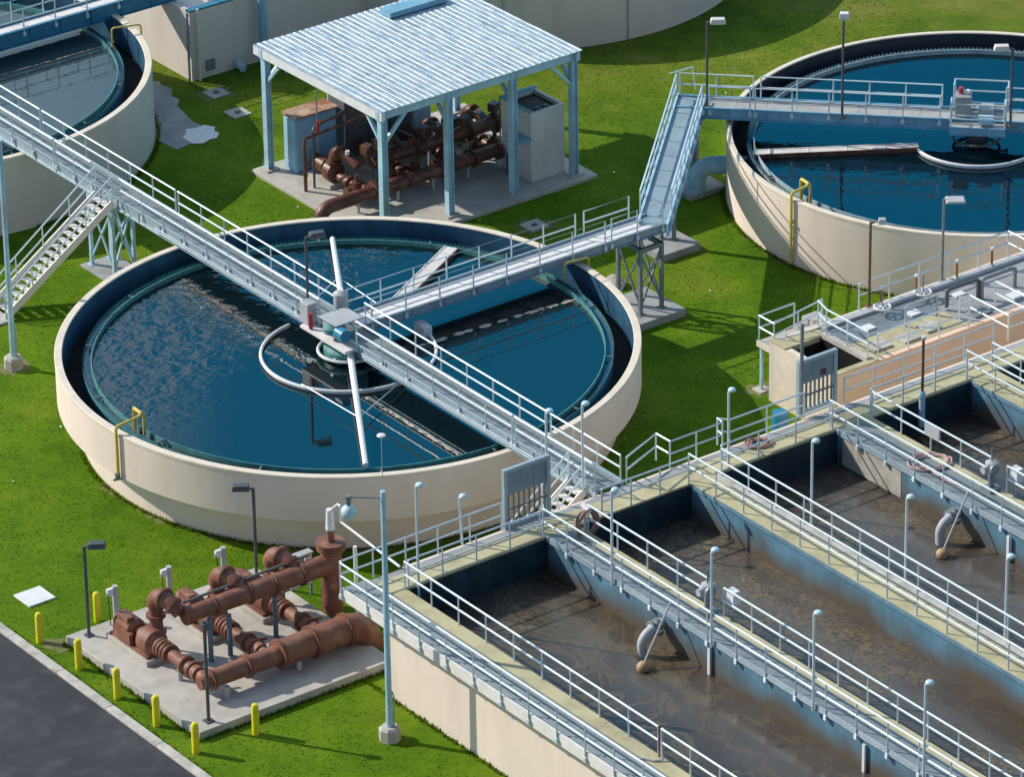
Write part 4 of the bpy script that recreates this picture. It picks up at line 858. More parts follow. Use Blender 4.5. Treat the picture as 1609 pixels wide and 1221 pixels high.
for x in (9.66,19.0): MB().add([(x-0.09,11.3,rz(11.3)-0.4),(x+0.09,11.3,rz(11.3)-0.4),(x+0.09,20.0,rz(20)-0.4),(x-0.09,20.0,rz(20)-0.4),(x-0.09,11.3,rz(11.3)-0.02),(x+0.09,11.3,rz(11.3)-0.02),(x+0.09,20.0,rz(20)-0.02),(x-0.09,20.0,rz(20)-0.02)],
      [(3,2,1,0),(4,5,6,7),(0,1,5,4),(1,2,6,5),(2,3,7,6),(3,0,4,7)]).build('side_beam', m_white if x < 10 else m_ltblue, sh)
mb = MB()
for y in (13.5,15.5,17.5): mb.box(9.76,18.9,y-0.05,y+0.05,rz(y)-0.26,rz(y)-0.06)
mb.each('purlin', m_bluesteel, sh)
for x, y, dx, dy in ((9.8,11.6,1.1,0),(9.8,11.6,0,1.1),(18.95,11.6,-1.1,0),(18.95,11.6,0,1.1),(9.8,19.5,1.1,0),(9.8,19.5,0,-1.1),(12.9,11.6,0,1.1),(16,11.6,0,1.1)):
    MB().bar((x,y,rz(y)-1.55),(x+dx,y+dy,rz(y)-0.40),0.13,0.13).build('knee_brace', m_ltblue, sh)
MB().box(15.2,18.0,18.6,19.3,5.5,5.72).build('roof_curb', m_sky, sh)
# what stands under it
cb = thing('electrical_cabinet', 'blue cabinet with a rust-stained top under the left side of the shelter', 'cabinet', (11.4,18.9,0.15))
MB().box(10.4,12.35,18.45,19.3,0.15,2.5).build('body', m_blue, cb, bevel=0.02); MB().box(10.33,12.42,18.38,19.37,2.5,2.57).build('top', m_rust, cb)
for k in range(2): MB().box(10.45+k*0.95,11.33+k*0.95,18.42,18.45,0.25,2.4).build('door', m_blue, cb, bevel=0.01)
MB().box(10.37,10.4,18.5,19.25,0.3,2.4).build('side_panel', m_ltblue, cb)
c2 = thing('electrical_cabinet', 'tall dark grey cabinet beside the blue one under the shelter', 'cabinet', (14,19,0.15))
MB().box(12.6,15.9,18.3,19.35,0.15,3.0).build('body', m_dkgrey, c2, bevel=0.02)
for k in range(3): MB().box(12.68+k*1.08,13.7+k*1.08,18.27,18.3,0.3,2.85).build('door', m_dkgrey, c2, bevel=0.01)
c3 = thing('electrical_cabinet', 'narrow pale blue cabinet at the back of the shelter', 'cabinet', (16.6,19,0.15))
MB().box(16.1,17.0,18.5,19.3,0.15,2.5).build('body', m_ltblue, c3, bevel=0.02); MB().box(16.15,16.95,18.47,18.5,0.25,2.4).build('door', m_ltblue, c3)
c4 = thing('equipment_housing', 'off-white housing with an open dark top at the right end of the shelter', 'housing', (18,13,0.15))
X0,X1,Y0,Y1 = 17.2,18.85,12.05,14.0
MB().box(X0,X1,Y0,Y0+0.12,0.15,3.1).box(X0,X1,Y1-0.12,Y1,0.15,3.1).box(X0,X0+0.12,Y0+0.12,Y1-0.12,0.15,3.1).box(X1-0.12,X1,Y0+0.12,Y1-0.12,0.15,3.1).build('walls', m_offwhite, c4)
MB().box(X0+0.12,X1-0.12,Y0+0.12,Y1-0.12,2.85,2.92).build('inner_floor', m_black, c4); mb = MB()
for q in (0.3,0.7,1.1): mb.tube([(X0+q,Y0+0.5,2.9),(X0+q,Y0+0.5,3.02)],0.12,8)
mb.each('instrument', m_dkgrey, c4)
MB().box(X0-0.03,X1+0.03,Y1-0.1,Y1+0.04,3.1,3.2).box(X0-0.03,X0+0.05,Y0-0.02,Y1-0.1,3.1,3.2).build('top_trim', m_sky, c4)
MB().box(X0-0.55,X0-0.004,Y0-0.1,Y0+0.9,1.95,2.05).build('shelf', m_sky, c4)
MB().tube([(X0+0.4,Y1-0.1,3.2),(X0+0.4,Y1-0.1,3.45)],0.1,10).build('vent_cap', m_dark, c4)
ps = thing('pipe_manifold', 'dark brown pipework with pumps under the shelter roof', 'pipework', (13,14.5,0.15))  # pipes coloured darker for the shade under the roof
MB().tube([tuple(p) for p in arc((8.95,14.0,0.25),0.55,PI,PI*0.5,(1,0,0),(0,0,1))]+[(12.5,14.0,0.85),(17.0,14.1,0.9)],0.28,18).build('front_header', m_brownd, ps)
MB().tube([(11.9,15.3,1.35),(14.5,15.3,1.4),(18.6,15.3,1.45)],[0.22,0.26,0.30],18).build('rear_header', m_brownd, ps)
mb = MB()
for x in (11.0,12.6,14.2,15.8,17.0): flange(mb,(x,14.03,0.87),(1,0,0),0.37,0.08)
for x in (12.6,13.9,15.2,16.5,17.8): flange(mb,(x,15.3,1.4),(1,0,0),0.42,0.08)
mb.each('flange', m_brownd, ps)
mb = MB()
for x in (10.2,12.1,13.8,15.5): mb.tube([(x,13.95,0.15),(x,13.95,0.6)],0.06,8)
for x in (12.5,14.6,16.8): mb.tube([(x,15.3,0.15),(x,15.3,1.1)],0.06,8)
mb.each('stand', m_ltgrey, ps)
for x in (11.0,13.2,15.4,17.4):
    pts = [(x,16.9,0.7),(x,16.7,1.2)]+[tuple(p) for p in arc((x,16.25,1.25),0.45,0,PI*0.5,(0,1,0),(0,0,1))]+[(x+0.1,15.75,1.6),(x+0.2,15.3,1.4)]
    MB().tube(pts,[0.21,0.21]+[0.23]*8+[0.22,0.2],16).build('swan_neck', m_brownd, ps)
    MB().tube([(x,16.9,0.6),(x,15.0,0.62),(x,14.1,0.8)],0.19,14).build('suction_pipe', m_brownd, ps)
    mb = MB(); flange(mb,(x,16.72,1.15),(0,0,1),0.31,0.08); flange(mb,(x,16.2,1.7),(0,1,0.1),0.32,0.08); flange(mb,(x,15.6,0.62),(0,1,0),0.3,0.08); flange(mb,(x,15.0,0.62),(0,1,0),0.3,0.08); mb.each('flange', m_brownd, ps)
    MB().tube([(x,15.75,1.8),(x,15.75,1.95)],0.09,8).build('gauge', m_white, ps)
for i, x in enumerate((11.0,13.2,15.4,17.4)):
    p = thing('pump', ['dark pump nearest the blue cabinet under the shelter','second dark pump from the blue cabinet under the shelter','third dark pump from the blue cabinet under the shelter','dark pump behind the off-white housing under the shelter'][i], 'pump', (x,17.2,0.15), 'dark pumps under the shelter')
    MB().box(x-0.4,x+0.4,16.4,18.1,0.15,0.32).build('plinth', m_conc, p); MB().tube([(x,17.1,0.75),(x,17.2,0.75),(x,17.95,0.75),(x,18.05,0.75)],[0.2,0.32,0.32,0.2],16).build('motor', m_brownd, p)
    MB().tube([(x,16.5,0.7),(x,16.6,0.7),(x,17.0,0.7),(x,17.1,0.7)],[0.25,0.42,0.42,0.2],18).build('volute', m_brownd, p)
rr3 = random.Random(11); mbv = MB(); mbh = MB(); mbs = MB(); mbc = MB()
for x in (11.6,12.9,14.4,16.2,17.9):
    y = 15.3+rr3.uniform(-0.25,0.35); z = 1.55+rr3.uniform(0,0.15)
    mbv.tube([(x,y,1.4),(x,y,z+0.25)],[0.17,0.13],10); mbv.rbox((x,y),0.42,0.34,z+0.2,z+0.55,0.3)
    pts = [(x+0.22*math.cos(2*PI*k/12),y-0.3,z+0.38+0.22*math.sin(2*PI*k/12)) for k in range(13)]; mbh.tube(pts,0.03,5)
    mbs.tube([(x+0.5,y+0.3,0.15),(x+0.5,y+0.3,2.2),(x+0.55,y-0.9,2.25)],0.035,6)
    mbc.tube([(x-0.4,18.1,0.15),(x-0.4,18.1,5.1)],0.03,6)
for x in (10.6,12.2,13.4,14.8,16.4,17.3): mbv.tube([(x,14.6,0.75),(x,14.6,1.15),(x,14.6,1.2),(x,14.6,1.45)],[0.2,0.2,0.09,0.07],10); mbv.tube([(x-0.3,14.9,0.6),(x+0.3,14.9,0.6)],0.24,12)
mbv.each('valve', m_brownd, ps); mbh.each('hand_wheel', m_dark, ps); mbs.each('small_line', m_dark, ps); mbc.each('conduit', m_ltgrey, ps)
MB().tube([(10.5,16.9,2.9),(18.5,17.2,3.0)],0.06,8).build('overhead_line', m_brownd, ps)
fp = thing('small_pipe_loop', 'thin brown pipe loop standing in front of the blue cabinet', 'pipe', (9.9,17,0.15))
MB().tube([(9.75,16.9,0.15),(9.75,16.9,2.3),(9.8,16.9,2.4),(14.5,16.9,2.7)],0.075,8).build('pipe', m_brownd, fp); MB().tube([(10.2,16.95,0.15),(10.2,16.95,2.6),(10.3,17.0,2.7),(12.2,17.6,2.7)],0.05,8).build('conduit', m_dark, fp)
MB().tube([(10.4,16.9,2.5),(10.4,16.9,3.0)],[0.09,0.05],10).build('valve', m_red, fp)
tag(MB().box(16.1,16.5,14.6,15.0,0.15,0.5).build('yellow_drip_pan', m_yellow, bevel=0.03), 'small yellow pan on the floor at the right end of the shelter', 'pan')
tag(MB().tube([(17.0,13.2,0.15),(17.0,13.2,1.0)],0.14,12).build('gas_bottle', M('bottle_green',(0.02,0.13,0.08),0.5)), 'dark green bottle against the off-white housing', 'bottle')

# ------------------------------------------------------------------ block building, upper left
bb = thing('block_building', 'cream flat-topped concrete block building left of the shelter at the top edge', 'building', (12.4,29,0))
MB().box(12.4,12.65,28.95,34,-0.2,3.05).build('end_wall', m_cream_far, bb); MB().box(12.654,21.5,28.95,29.2,-0.2,3.05).build('front_wall', m_cream_far, bb)
MB().box(12.7,21.4,29.25,34,2.6,2.85).build('roof_slab', m_alum, bb); MB().box(12.38,21.5,28.93,29.22,3.054,3.14).build('coping', m_bluesteel, bb)
MB().box(21.3,21.5,29.2,34,-0.2,3.05).build('far_wall', m_cream_far, bb)
MB().tube([(12.25,28.9,0),(12.25,28.9,3.1)],0.05,8).build('downpipe', m_greysteel, bb); MB().tube([(12.7,28.8,0),(12.7,28.8,3.2)],0.06,8).build('downpipe', m_rim, bb)
MB().box(13.1,13.5,28.85,28.95,0.3,0.75).build('meter_box', m_greysteel, bb)
MB().box(14.0,14.8,30.0,30.9,2.85,3.35).build('hatch', m_ltgrey, bb); MB().box(15.5,16.3,29.8,30.4,2.85,3.2).build('hatch', m_dkgrey, bb); MB().box(17.5,18.6,30,31,2.85,3.3).build('hatch', m_offwhite, bb)
bpv = thing('blue_downpipe', 'light blue pipe bending down over the block building front', 'pipe', (16,28.7,0))
MB().tube([(15.2,29.6,3.35),(15.5,28.75,3.4),(15.65,28.6,3.3),(15.7,28.55,3.05),(15.7,28.5,0.2)],0.19,14).build('pipe', m_sky, bpv)
tag(MB().tube([(16.05,27.3,0),(16.05,27.3,0.95)],0.15,12).build('pipe_stub', m_ltblue), 'short light blue pipe stub behind the left shelter post', 'pipe')
tag(MB().tube([(14.6,28.4,0.12),(14.6,28.9,0.3)],0.16,12).build('drain_spout', m_ltblue), 'small blue drain spout at the foot of the block building', 'spout')
stairs('short steel stair flight beyond the shelter roof, at the top edge', (22.3,35.5,3.2),(21.6,31.2,0.0),1.3,1,m_alum,14)
st2 = MB().rbox((19.8,31.6),1.4,0.5,-0.1,1.6,0.3)
# slabs and pale puddle on the lawn
def irregular(name, label, pts, z, mat, cat, kind=None): 
    o = MB().add([(x,y,z) for x,y in pts],[tuple(range(len(pts)))]).build(name, mat); tag(o,label,cat,kind=kind); return o
irregular('concrete_apron', 'grey concrete apron strip beside the upper left tank', [(9.6,31.5),(10.7,30.3),(11.3,29.8),(11.15,29.3),(11.35,28.9),(10.9,28.2),(10.95,27.7),(10.5,27.2),(10.35,26.4),(10.15,25.6),(10.2,24.9),(9.6,24.6),(9.3,23.9),(8.6,23.7),(8.1,23.6),(8.0,24.9),(9.0,26.6),(9.6,28.2),(9.9,30)], 0.02, m_concgrey, 'apron', 'structure')
irregular('bright_slab', 'bright pale patch of concrete at the end of the grey apron', [(8.9,23.7),(9.3,23.45),(9.7,23.6),(10.0,23.55),(10.35,23.9),(10.3,24.2),(10.55,24.5),(10.3,24.95),(9.9,24.9),(9.5,25.05),(9.2,24.6),(8.95,24.5)], 0.03, m_white, 'slab', 'structure')
for x,y,l in ((12.48,27.3,'concrete pad with a dark lid nearest the block building'),(12.05,25.1,'concrete pad with a dark lid left of the shelter'),(15.05,9.0,'concrete pad with a dark lid in the shade behind the middle tank')):
    t = thing('valve_box', l, 'cover', (x,y,0), 'concrete valve boxes in the lawn'); MB().box(x-0.42,x+0.42,y-0.42,y+0.42,-0.05,0.05).build('pad', m_conc, t); MB().tube([(x,y,0.05),(x,y,0.075)],0.13,12).build('lid', m_dark, t)
rk_ = MB(); rr = random.Random(5); rk_.ball((14.2,2.85,0.12),0.42,14,10,0.6); rk_.v = [(x+rr.uniform(-.06,.06)+(z-0.1)*0.3,y+rr.uniform(-.06,.06),z+rr.uniform(-.05,.05)) for x,y,z in rk_.v]
tag(rk_.build('rock', m_rock), 'pale rock lying on the lawn beside the middle tank', 'rock')

# ------------------------------------------------------------------ yellow rim pipes
def rim_pipe(label, c, R, H, ang, zlow, ins, fork=False, valve=False, r=0.06):
    t = thing('rim_pipe', label, 'pipe', (c[0]+R*math.cos(ang),c[1]+R*math.sin(ang),zlow), 'yellow pipes hooked over the tank rims')
    P_ = lambda r, z, da=0: (c[0]+r*math.cos(ang+da), c[1]+r*math.sin(ang+da), z)
    MB().tube([P_(R+0.09,zlow),P_(R+0.09,H+0.18),P_(R+0.05,H+0.28),P_(R-0.05,H+0.30),P_(R-ins+0.1,H+0.34),P_(R-ins,H+0.28),P_(R-ins,H-0.45)],r,8).build('pipe', m_yelpipe, t)
    if fork: MB().tube([P_(R-ins+0.2,H+0.34),P_(R-ins+0.1,H+0.42,0.0),P_(R-ins+0.05,H+0.42,-0.05),P_(R-ins,H+0.3,-0.06),P_(R-ins,H-0.45,-0.06)],0.075,8).build('fork', m_yelpipe, t)
    if valve: MB().tube([P_(R+0.12,zlow-0.25),P_(R+0.12,zlow)],0.09,8).build('valve', m_greysteel, t); MB().tube([P_(R+0.3,zlow-0.22),P_(R-0.3,zlow-0.3)],0.05,6).build('tap', m_greysteel, t)
    else: MB().tube([P_(R+0.02,H-0.9),P_(R+0.18,H-0.9)],0.08,8).build('clamp', m_yelpipe, t)
rim_pipe('yellow pipe with a forked end on the front left rim of the middle tank', (0,0),10.5,3.2,math.radians(185.5),1.7,1.15,True,True)
rim_pipe('yellow pipe running to the ground on the wall of the right tank', (30.4,0.7),9.75,2.75,math.radians(183.5),0.05,0.9,True)
rim_pipe('yellow pipe over the far right rim of the middle tank, under the pale walkway', (0,0),10.5,3.2,math.radians(-1.8),2.8,1.0,r=0.038)
rim_pipe('yellow pipe over the rim of the upper left tank', (0.05,30.8),9.82,3.2,math.radians(-14.5),2.8,1.15,r=0.04)
bpd = thing('pipe_bend', 'pale blue pipe bend between the lawn and the right tank', 'pipe', (22.55,7.9,0))
pts = [(21.75,7.35,-0.1),(21.75,7.35,0.55)]+[tuple(p) for p in arc((22.3,6.95,0.6),0.68,PI,PI/2,(0.8,-0.6,0),(0,0,1))]+[(23.6,5.9,1.28)]
MB().tube(pts,0.36,20).build('pipe', m_pblue, bpd); mb = MB(); flange(mb,(21.75,7.35,0.5),(0,0,1),0.385,0.05); flange(mb,(22.5,6.8,1.28),(0.8,-0.6,0),0.385,0.05); mb.each('joint_ring', m_pblue, bpd)
tag(MB().tube([(22.9,5.4,0.5),(22.3,5.0,0.5),(22.2,4.95,0.1)],0.14,10).build('rusty_outlet', m_rod), 'small rusty outlet pipe low on the right tank wall', 'pipe')

# ------------------------------------------------------------------ concrete gallery, right
ga = thing('concrete_gallery', 'concrete gallery with a salmon front wall and an open pit, on the right', 'building', (12.8,-11.8,0))
gx0,gx1,gy0,gy1,gz = 12.8,27.0,-11.8,-8.15,2.4
MB().box(gx0,gx0+0.25,gy0+0.25,gy1-0.25,-0.2,gz).build('end_wall', m_rim, ga)
MB().box(gx0,gx1,gy0,gy0+0.246,-0.2,gz).build('front_wall', m_salmon, ga); MB().box(gx0,gx1,gy1-0.246,gy1,-0.2,gz).build('back_wall', m_cream_far, ga)
MB().box(gx0-0.02,gx0+0.28,gy1-0.9,gy1+0.02,gz+0.003,gz+0.05).build('pit_curb', m_conc2, ga); MB().box(gx0-0.02,14.9,gy0-0.02,gy0+0.25,gz+0.003,gz+0.05).build('pit_curb', m_conc2, ga)
MB().box(14.75,19.3,gy0+0.25,-10.15,gz-0.2,gz+0.01).build('top_slab', m_conc2, ga); MB().box(14.75,19.3,-10.146,gy1-0.25,gz-0.2,gz+0.02).build('steel_plates', m_greysteel, ga)
MB().box(19.304,26.8,gy0+0.25,gy1-0.25,gz-0.2,gz+0.015).build('top_slab', m_concgrey, ga); MB().box(gx0+0.25,14.746,-9.0,gy1-0.25,gz-0.2,gz+0.01).build('top_slab', m_conc2, ga)
MB().box(14.5,14.746,gy0+0.25,-9.0,-0.2,gz+0.12).build('pit_wall', m_conc, ga)
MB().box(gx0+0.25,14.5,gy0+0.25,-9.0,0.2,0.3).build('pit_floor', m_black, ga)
for x,y,s1,s2,m_ in ((15.6,-10.9,0.8,0.7,m_conc),(16.9,-11.1,0.9,0.6,m_conc),(18.0,-10.9,0.7,0.7,m_kerb),(16.2,-9.6,0.5,0.4,m_white),(18.3,-9.7,0.5,0.4,m_white),(20.6,-9.5,0.5,0.4,m_white),(22.2,-10.9,0.6,0.5,m_white),(20.2,-11.1,0.8,0.6,m_greysteel)):
    MB().box(x-s1/2,x+s1/2,y-s2/2,y+s2/2,gz+0.02,gz+0.09).build('hatch', m_, ga, bevel=0.01)
MB().box(14.9,26.5,gy1-0.6,gy1-0.3,gz+0.02,gz+0.12).build('cable_tray', m_ltgrey, ga)
mb = MB().box(gx0+0.252,gx0+0.262,gy0+0.26,-9.0,0.3,gz-0.02).box(gx0+0.265,14.49,-9.02,-9.002,0.3,gz-0.25).box(14.47,14.498,gy0+0.26,-9.03,0.3,gz-0.05); mb.each('pit_shade_lining', m_black, ga)  # black boxes added as the shade inside the pit
MB().box(gx0+0.265,14.46,gy0+0.26,-9.04,1.1,1.2).build('pit_shade_sheet', m_black, ga)  # black sheet added across the pit for its deep shade
G2 = lambda l, pts: guard(l, pts)
G2('back rail of the concrete gallery, in front of the right tank wall', [(17.0,gy1,gz+0.02),(24.2,gy1,gz+0.02),(24.2,-11.5,gz+0.02)])
G2('rail over the open pit of the concrete gallery', [(14.9,-8.35,gz+0.05),(14.6,-9.2,gz+0.1),(14.6,-11.5,gz+0.1)])
G2('front rail above the salmon wall', [(14.9,gy0+0.1,gz+0.02),(19.2,gy0+0.1,gz+0.02)])
G2('rail around the front steps at the right of the gallery', [(19.0,-11.4,gz+0.1),(19.4,-11.5,gz+0.1),(19.4,-13.6,gz+0.1),(22.0,-13.6,gz+0.1)])
G2('second rail of the front steps at the right edge', [(20.9,-11.2,gz+0.1),(20.9,-13.3,gz+0.1),(23.5,-13.3,gz+0.1)])
ld = thing('end_landing', 'small railed landing on one post at the left end of the gallery', 'landing', (13.3,-7.9,0))
MB().box(13.0,14.9,-8.13,-7.2,1.85,1.97).build('deck', m_conc, ld); MB().box(12.97,13.0,-8.13,-7.2,1.78,2.02).build('edge', m_rim, ld)
MB().bar((13.1,-7.35,0.05),(13.1,-7.35,1.85),0.1,0.1).build('leg', m_ltblue, ld); MB().box(12.85,13.35,-7.6,-7.1,0,0.06).build('foot', m_conc, ld)
rail_run(ld,[(14.7,-7.25,2.0),(13.05,-7.25,2.0),(13.05,-8.1,2.0),(15.3,-8.1,2.3)],1.0,wrap=True)
MB().box(14.6,15.2,-8.13,-7.3,1.97,2.2).box(15.0,15.7,-8.13,-7.3,2.0,2.41).build('steps', m_conc, ld)
for x,l in ((17.7,'orange rod by the floodlight post on the gallery'),(19.39,'second orange rod along the gallery back'),(21.36,'orange rod by the wing-headed lamp on the gallery'),(23.07,'last orange rod along the gallery back, near the right edge')):
    thin_post('valve_rod', l, x,-8.55,gz,0.75,m_rod,0.045,m_white,(0.15,m_white),'rod','orange valve rods on the gallery')
for x0,x1,y,m_,l in ((19.45,20.95,-10.2,m_dark,'dark inverted-U pipe in the middle of the gallery top'),(21.05,22.65,-10.3,m_greysteel,'thick grey inverted-U pipe near the right edge of the gallery'),(17.4,18.9,-10.3,m_ltgrey,'thin light inverted-U pipe over the gallery hatches')):
    r_ = 0.04 if m_ is m_ltgrey else 0.075
    tag(MB().tube([(x0,y,gz),(x0,y,gz+0.75),(x0+0.1,y,gz+0.82),(x1-0.1,y,gz+0.82),(x1,y,gz+0.75),(x1,y,gz)],r_,8).build('u_pipe', m_), l, 'pipe', 'inverted-U pipes on the gallery')
for x,l in ((17.35,'white handwheel beside the floodlight post'),(19.3,'white handwheel in the middle of the gallery')):
    t = thing('hand_wheel', l, 'valve', (x,-9.05,gz), 'white handwheels on the gallery'); MB().tube([(x,-9.05,gz),(x,-9.05,gz+1.05)],0.025,6).build('stem', m_greysteel, t)
    pts = [(x+0.3*math.cos(2*PI*k/24),-9.05+0.3*math.sin(2*PI*k/24),gz+0.34) for k in range(25)]; mb = MB().tube(pts,0.045,6)
    for k in range(3): a = k*PI/3; mb.bar((x-0.3*math.cos(a),-9.05-0.3*math.sin(a),gz+0.34),(x+0.3*math.cos(a),-9.05+0.3*math.sin(a),gz+0.34),0.04,0.04)
    mb.build('wheel', m_white, t)

# ------------------------------------------------------------------ gear on the basins
def swing(label, flab, x, y):
    t = thing('swing_pipe', label, 'pipe', (x,y,ZD), 'curved grey pipes dipping into the basins')
    pts = [(x+0.02,y+0.2,3.0),(x-0.45,y+0.1,3.0)]+[tuple(p) for p in arc((x-0.5,y,2.55),0.45,PI*0.5,PI,(1,0,0),(0,0,1))]+[(x-0.97,y-0.1,1.5)]
    MB().tube(pts,0.16,14).build('pipe', m_ltgrey, t); mb = MB(); flange(mb,pts[1],(1,0,0),0.24,0.1); flange(mb,(x-0.2,y+0.15,3.0),(1,0,0),0.24,0.1); mb.tube([(x-0.35,y+0.05,3.0),(x-0.35,y-0.25,2.9)],0.12,10); mb.each('flange', m_greysteel, t)
    f = thing('float_arm', flab, 'float', (x,y-0.6,ZD), 'float balls on long rods')
    MB().tube([(x-0.05,y-0.35,4.0),(x-1.45,y-0.75,2.4)],0.035,6).build('rod', m_ltgrey, f); MB().ball((x-1.5,y-0.77,2.3),0.22,16,10,0.95).build('float_ball', m_tan, f)
swing('curved grey pipe dipping into the basin nearest the road','tan float ball on a rod in the basin nearest the road',-3.65,-23.0)
swing('curved grey pipe dipping into the third basin','tan float ball on a rod in the third basin, at the right',8.86,-23.2)
def actuator(label, x, y, boxl):
    t = thing('valve_actuator', label, 'valve', (x,y,ZD), 'valve actuators on the walkways')
    MB().box(x-0.25,x+0.25,y-0.25,y+0.25,ZD,ZD+0.12).build('base', m_greysteel, t); MB().tube([(x,y,ZD+0.1),(x,y,ZD+0.75)],0.11,12).build('yoke', m_greysteel, t)
    MB().tube([(x,y,ZD+0.7),(x,y,ZD+0.78),(x,y,ZD+1.05),(x,y,ZD+1.1)],[0.12,0.22,0.22,0.12],14).build('gear_head', m_ltgrey, t); MB().tube([(x-0.4,y,ZD+0.85),(x+0.3,y,ZD+0.85)],0.13,12).build('motor', m_ltgrey, t)
    MB().tube([(x,y,ZD+1.1),(x,y,ZD+1.6)],0.035,6).build('spindle', m_greysteel, t); MB().tube([(x-0.1,y-0.3,ZD+0.9),(x-0.1,y-0.2,ZD+0.9)],0.2,14).build('hand_wheel', m_greysteel, t)
    b_ = thing('control_box', boxl, 'box', (x+0.45,y-0.75,ZD), 'control boxes on the walkway rails'); MB().box(x+0.3,x+0.6,y-0.95,y-0.55,ZD+0.5,ZD+1.0).build('box', m_white, b_, bevel=0.02); MB().tube([(x+0.45,y-0.75,ZD-0.2),(x+0.45,y-0.75,ZD+0.5)],0.03,6).build('stalk', m_galv, b_)
actuator('grey valve actuator on the hose reel walkway', -2.6,-23.9, 'white control box on the rail beside the first valve')
actuator('grey valve actuator at the right edge on the pink hose walkway', 10.15,-23.2, 'pale control box beside the right valve')
def loops(name, label, c, r, n, axis, mat, sag=0):
    mb = MB(); rr = random.Random(hash(label) % 1000 if False else len(label))
    pts = []
    for k in range(n*20+1):
        a = 2*PI*k/20; j = k/20.0; q = r*(1+0.12*math.sin(j*2.3)); e = 0.03*j + 0.03*math.sin(k*0.9)
        if axis == 'y': pts.append((c[0]+q*math.cos(a), c[1]+e-0.1, c[2]+q*1.25*math.sin(a)-0.02*j))
        else: pts.append((c[0]+q*1.3*math.cos(a)+0.05*j, c[1]+q*math.sin(a)*1.1-0.06*j, c[2]+0.03+0.02*(k % 3)))
    mb.tube(pts,0.035,6); return tag(mb.build(name, mat), label, 'hose', 'coiled hoses on the walkways')
hr = thing('hose_hanger', 'white hose hanger on the end of the second walkway', 'hanger', (-2.35,-17.0,ZD)); MB().tube([(-2.35,-17.05,ZD),(-2.35,-17.05,ZD+0.9)],0.05,8).build('stalk', m_rail, hr); MB().tube([(-2.35,-17.3,ZD+0.85),(-2.35,-16.95,ZD+0.95)],0.12,10).build('saddle', m_white, hr)
loops('hose','faded red hose coiled on the white hanger by the louvred gate',(-2.35,-17.2,ZD+0.42),0.38,8,'y',m_hose)
loops('hose','pink hose coiled loosely on the fourth walkway deck',(9.7,-20.4,ZD+0.02),0.5,3,'z',M('pale_pink_hose',(0.55,0.36,0.33),0.7,var=0.2,scale=5))
tag(MB().tube([(9.4,-20.9,ZD+0.05),(9.35,-21.8,ZD+0.04),(9.5,-22.5,ZD+0.04),(9.45,-23.3,ZD+0.05)],0.03,6).build('hose', bpy.data.materials['pale_pink_hose']), 'straight run of pink hose along the fourth walkway deck', 'hose', 'coiled hoses on the walkways')
loops('hose','small red hose coil on the end deck below the lamp post',(6.0,-15.7,ZD+0.02),0.28,3,'z',m_hose)
tag(MB().box(10.36,10.44,-20.25,-19.5,ZD+0.55,ZD+1.0).build('rail_plate', m_ltgrey), 'grey notice plate on the far rail of the fourth walkway', 'plate')
br = thing('blue_barrel', 'blue barrel behind the end rail by the gate of the salmon wall', 'barrel', (9.3,-12.8,0)); MB().lathe([(0.01,0.0),(0.28,0),(0.30,0.3),(0.29,0.6),(0.28,0.88),(0.01,0.9)],(8.6,-13.9),20).build('drum', m_barrel, br)
br.location.z = 0
st = thing('barrel_stand', 'pale stand carrying the blue barrel', 'stand', (8.6,-13.9,0)); 
for v in br.children: v.location.z += 2.3
MB().box(8.25,9.0,-14.2,-13.55,-0.05,2.3).build('plinth', m_conc, st)
tag(MB().tube([(-9.3,-30.1,ZD+1.0),(-9.42,-30.2,ZD+0.5),(-9.5,-30.35,ZD+0.06),(-9.75,-30.2,ZD+0.04),(-9.95,-29.8,ZD+0.04)],0.04,6).build('rope', m_ltgrey), 'grey rope hanging from the dark post onto the wall top', 'rope')

# ------------------------------------------------------------------ light and sky
EL, SD = math.radians(34), Vector((-0.555,0.832,0)).normalized()
sun = bpy.data.lights.new('sun','SUN'); sun.energy = 4.7; sun.angle = math.radians(0.53); sun.color = (1.0,0.93,0.82)
so = bpy.data.objects.new('sun', sun); C.objects.link(so)
sd = Vector((SD.x*math.cos(EL),SD.y*math.cos(EL),math.sin(EL))); so.rotation_euler = sd.to_track_quat('Z','Y').to_euler()
w = bpy.data.worlds.new('World'); sc.world = w; w.use_nodes = True; N = w.node_tree.nodes; L = w.node_tree.links
bg = N['Background']; bg.inputs['Strength'].default_value = 0.13
sk = N.new('ShaderNodeTexSky'); sk.sky_type = 'NISHITA'; sk.sun_disc = False; sk.sun_elevation = EL; sk.sun_rotation = math.atan2(SD.x,SD.y); sk.altitude = 50; sk.air_density = 1.0; sk.dust_density = 0.8; sk.ozone_density = 2.0
# unseen sky shaped for water reflections: deep blue low ahead, cloud above, haze elsewhere
tc = N.new('ShaderNodeTexCoord'); no = N.new('ShaderNodeTexNoise'); no.inputs['Scale'].default_value = 5.0; no.inputs['Detail'].default_value = 6
L.new(tc.outputs['Generated'], no.inputs['Vector'])
sz = N.new('ShaderNodeSeparateXYZ'); L.new(tc.outputs['Generated'], sz.inputs[0])
fw = N.new('ShaderNodeVectorMath'); fw.operation = 'DOT_PRODUCT'; fw.inputs[1].default_value = (0.5915,0.806,0); L.new(tc.outputs['Generated'], fw.inputs[0])
fr_ = N.new('ShaderNodeMapRange'); fr_.interpolation_type = 'SMOOTHSTEP'; fr_.inputs['From Min'].default_value = 0.1; fr_.inputs['From Max'].default_value = 0.6; L.new(fw.outputs['Value'], fr_.inputs['Value'])
mb_ = N.new('ShaderNodeMix'); mb_.data_type = 'RGBA'; mb_.inputs['B'].default_value = (0.10,3.6,7.0,1); L.new(sk.outputs['Color'], mb_.inputs['A'])
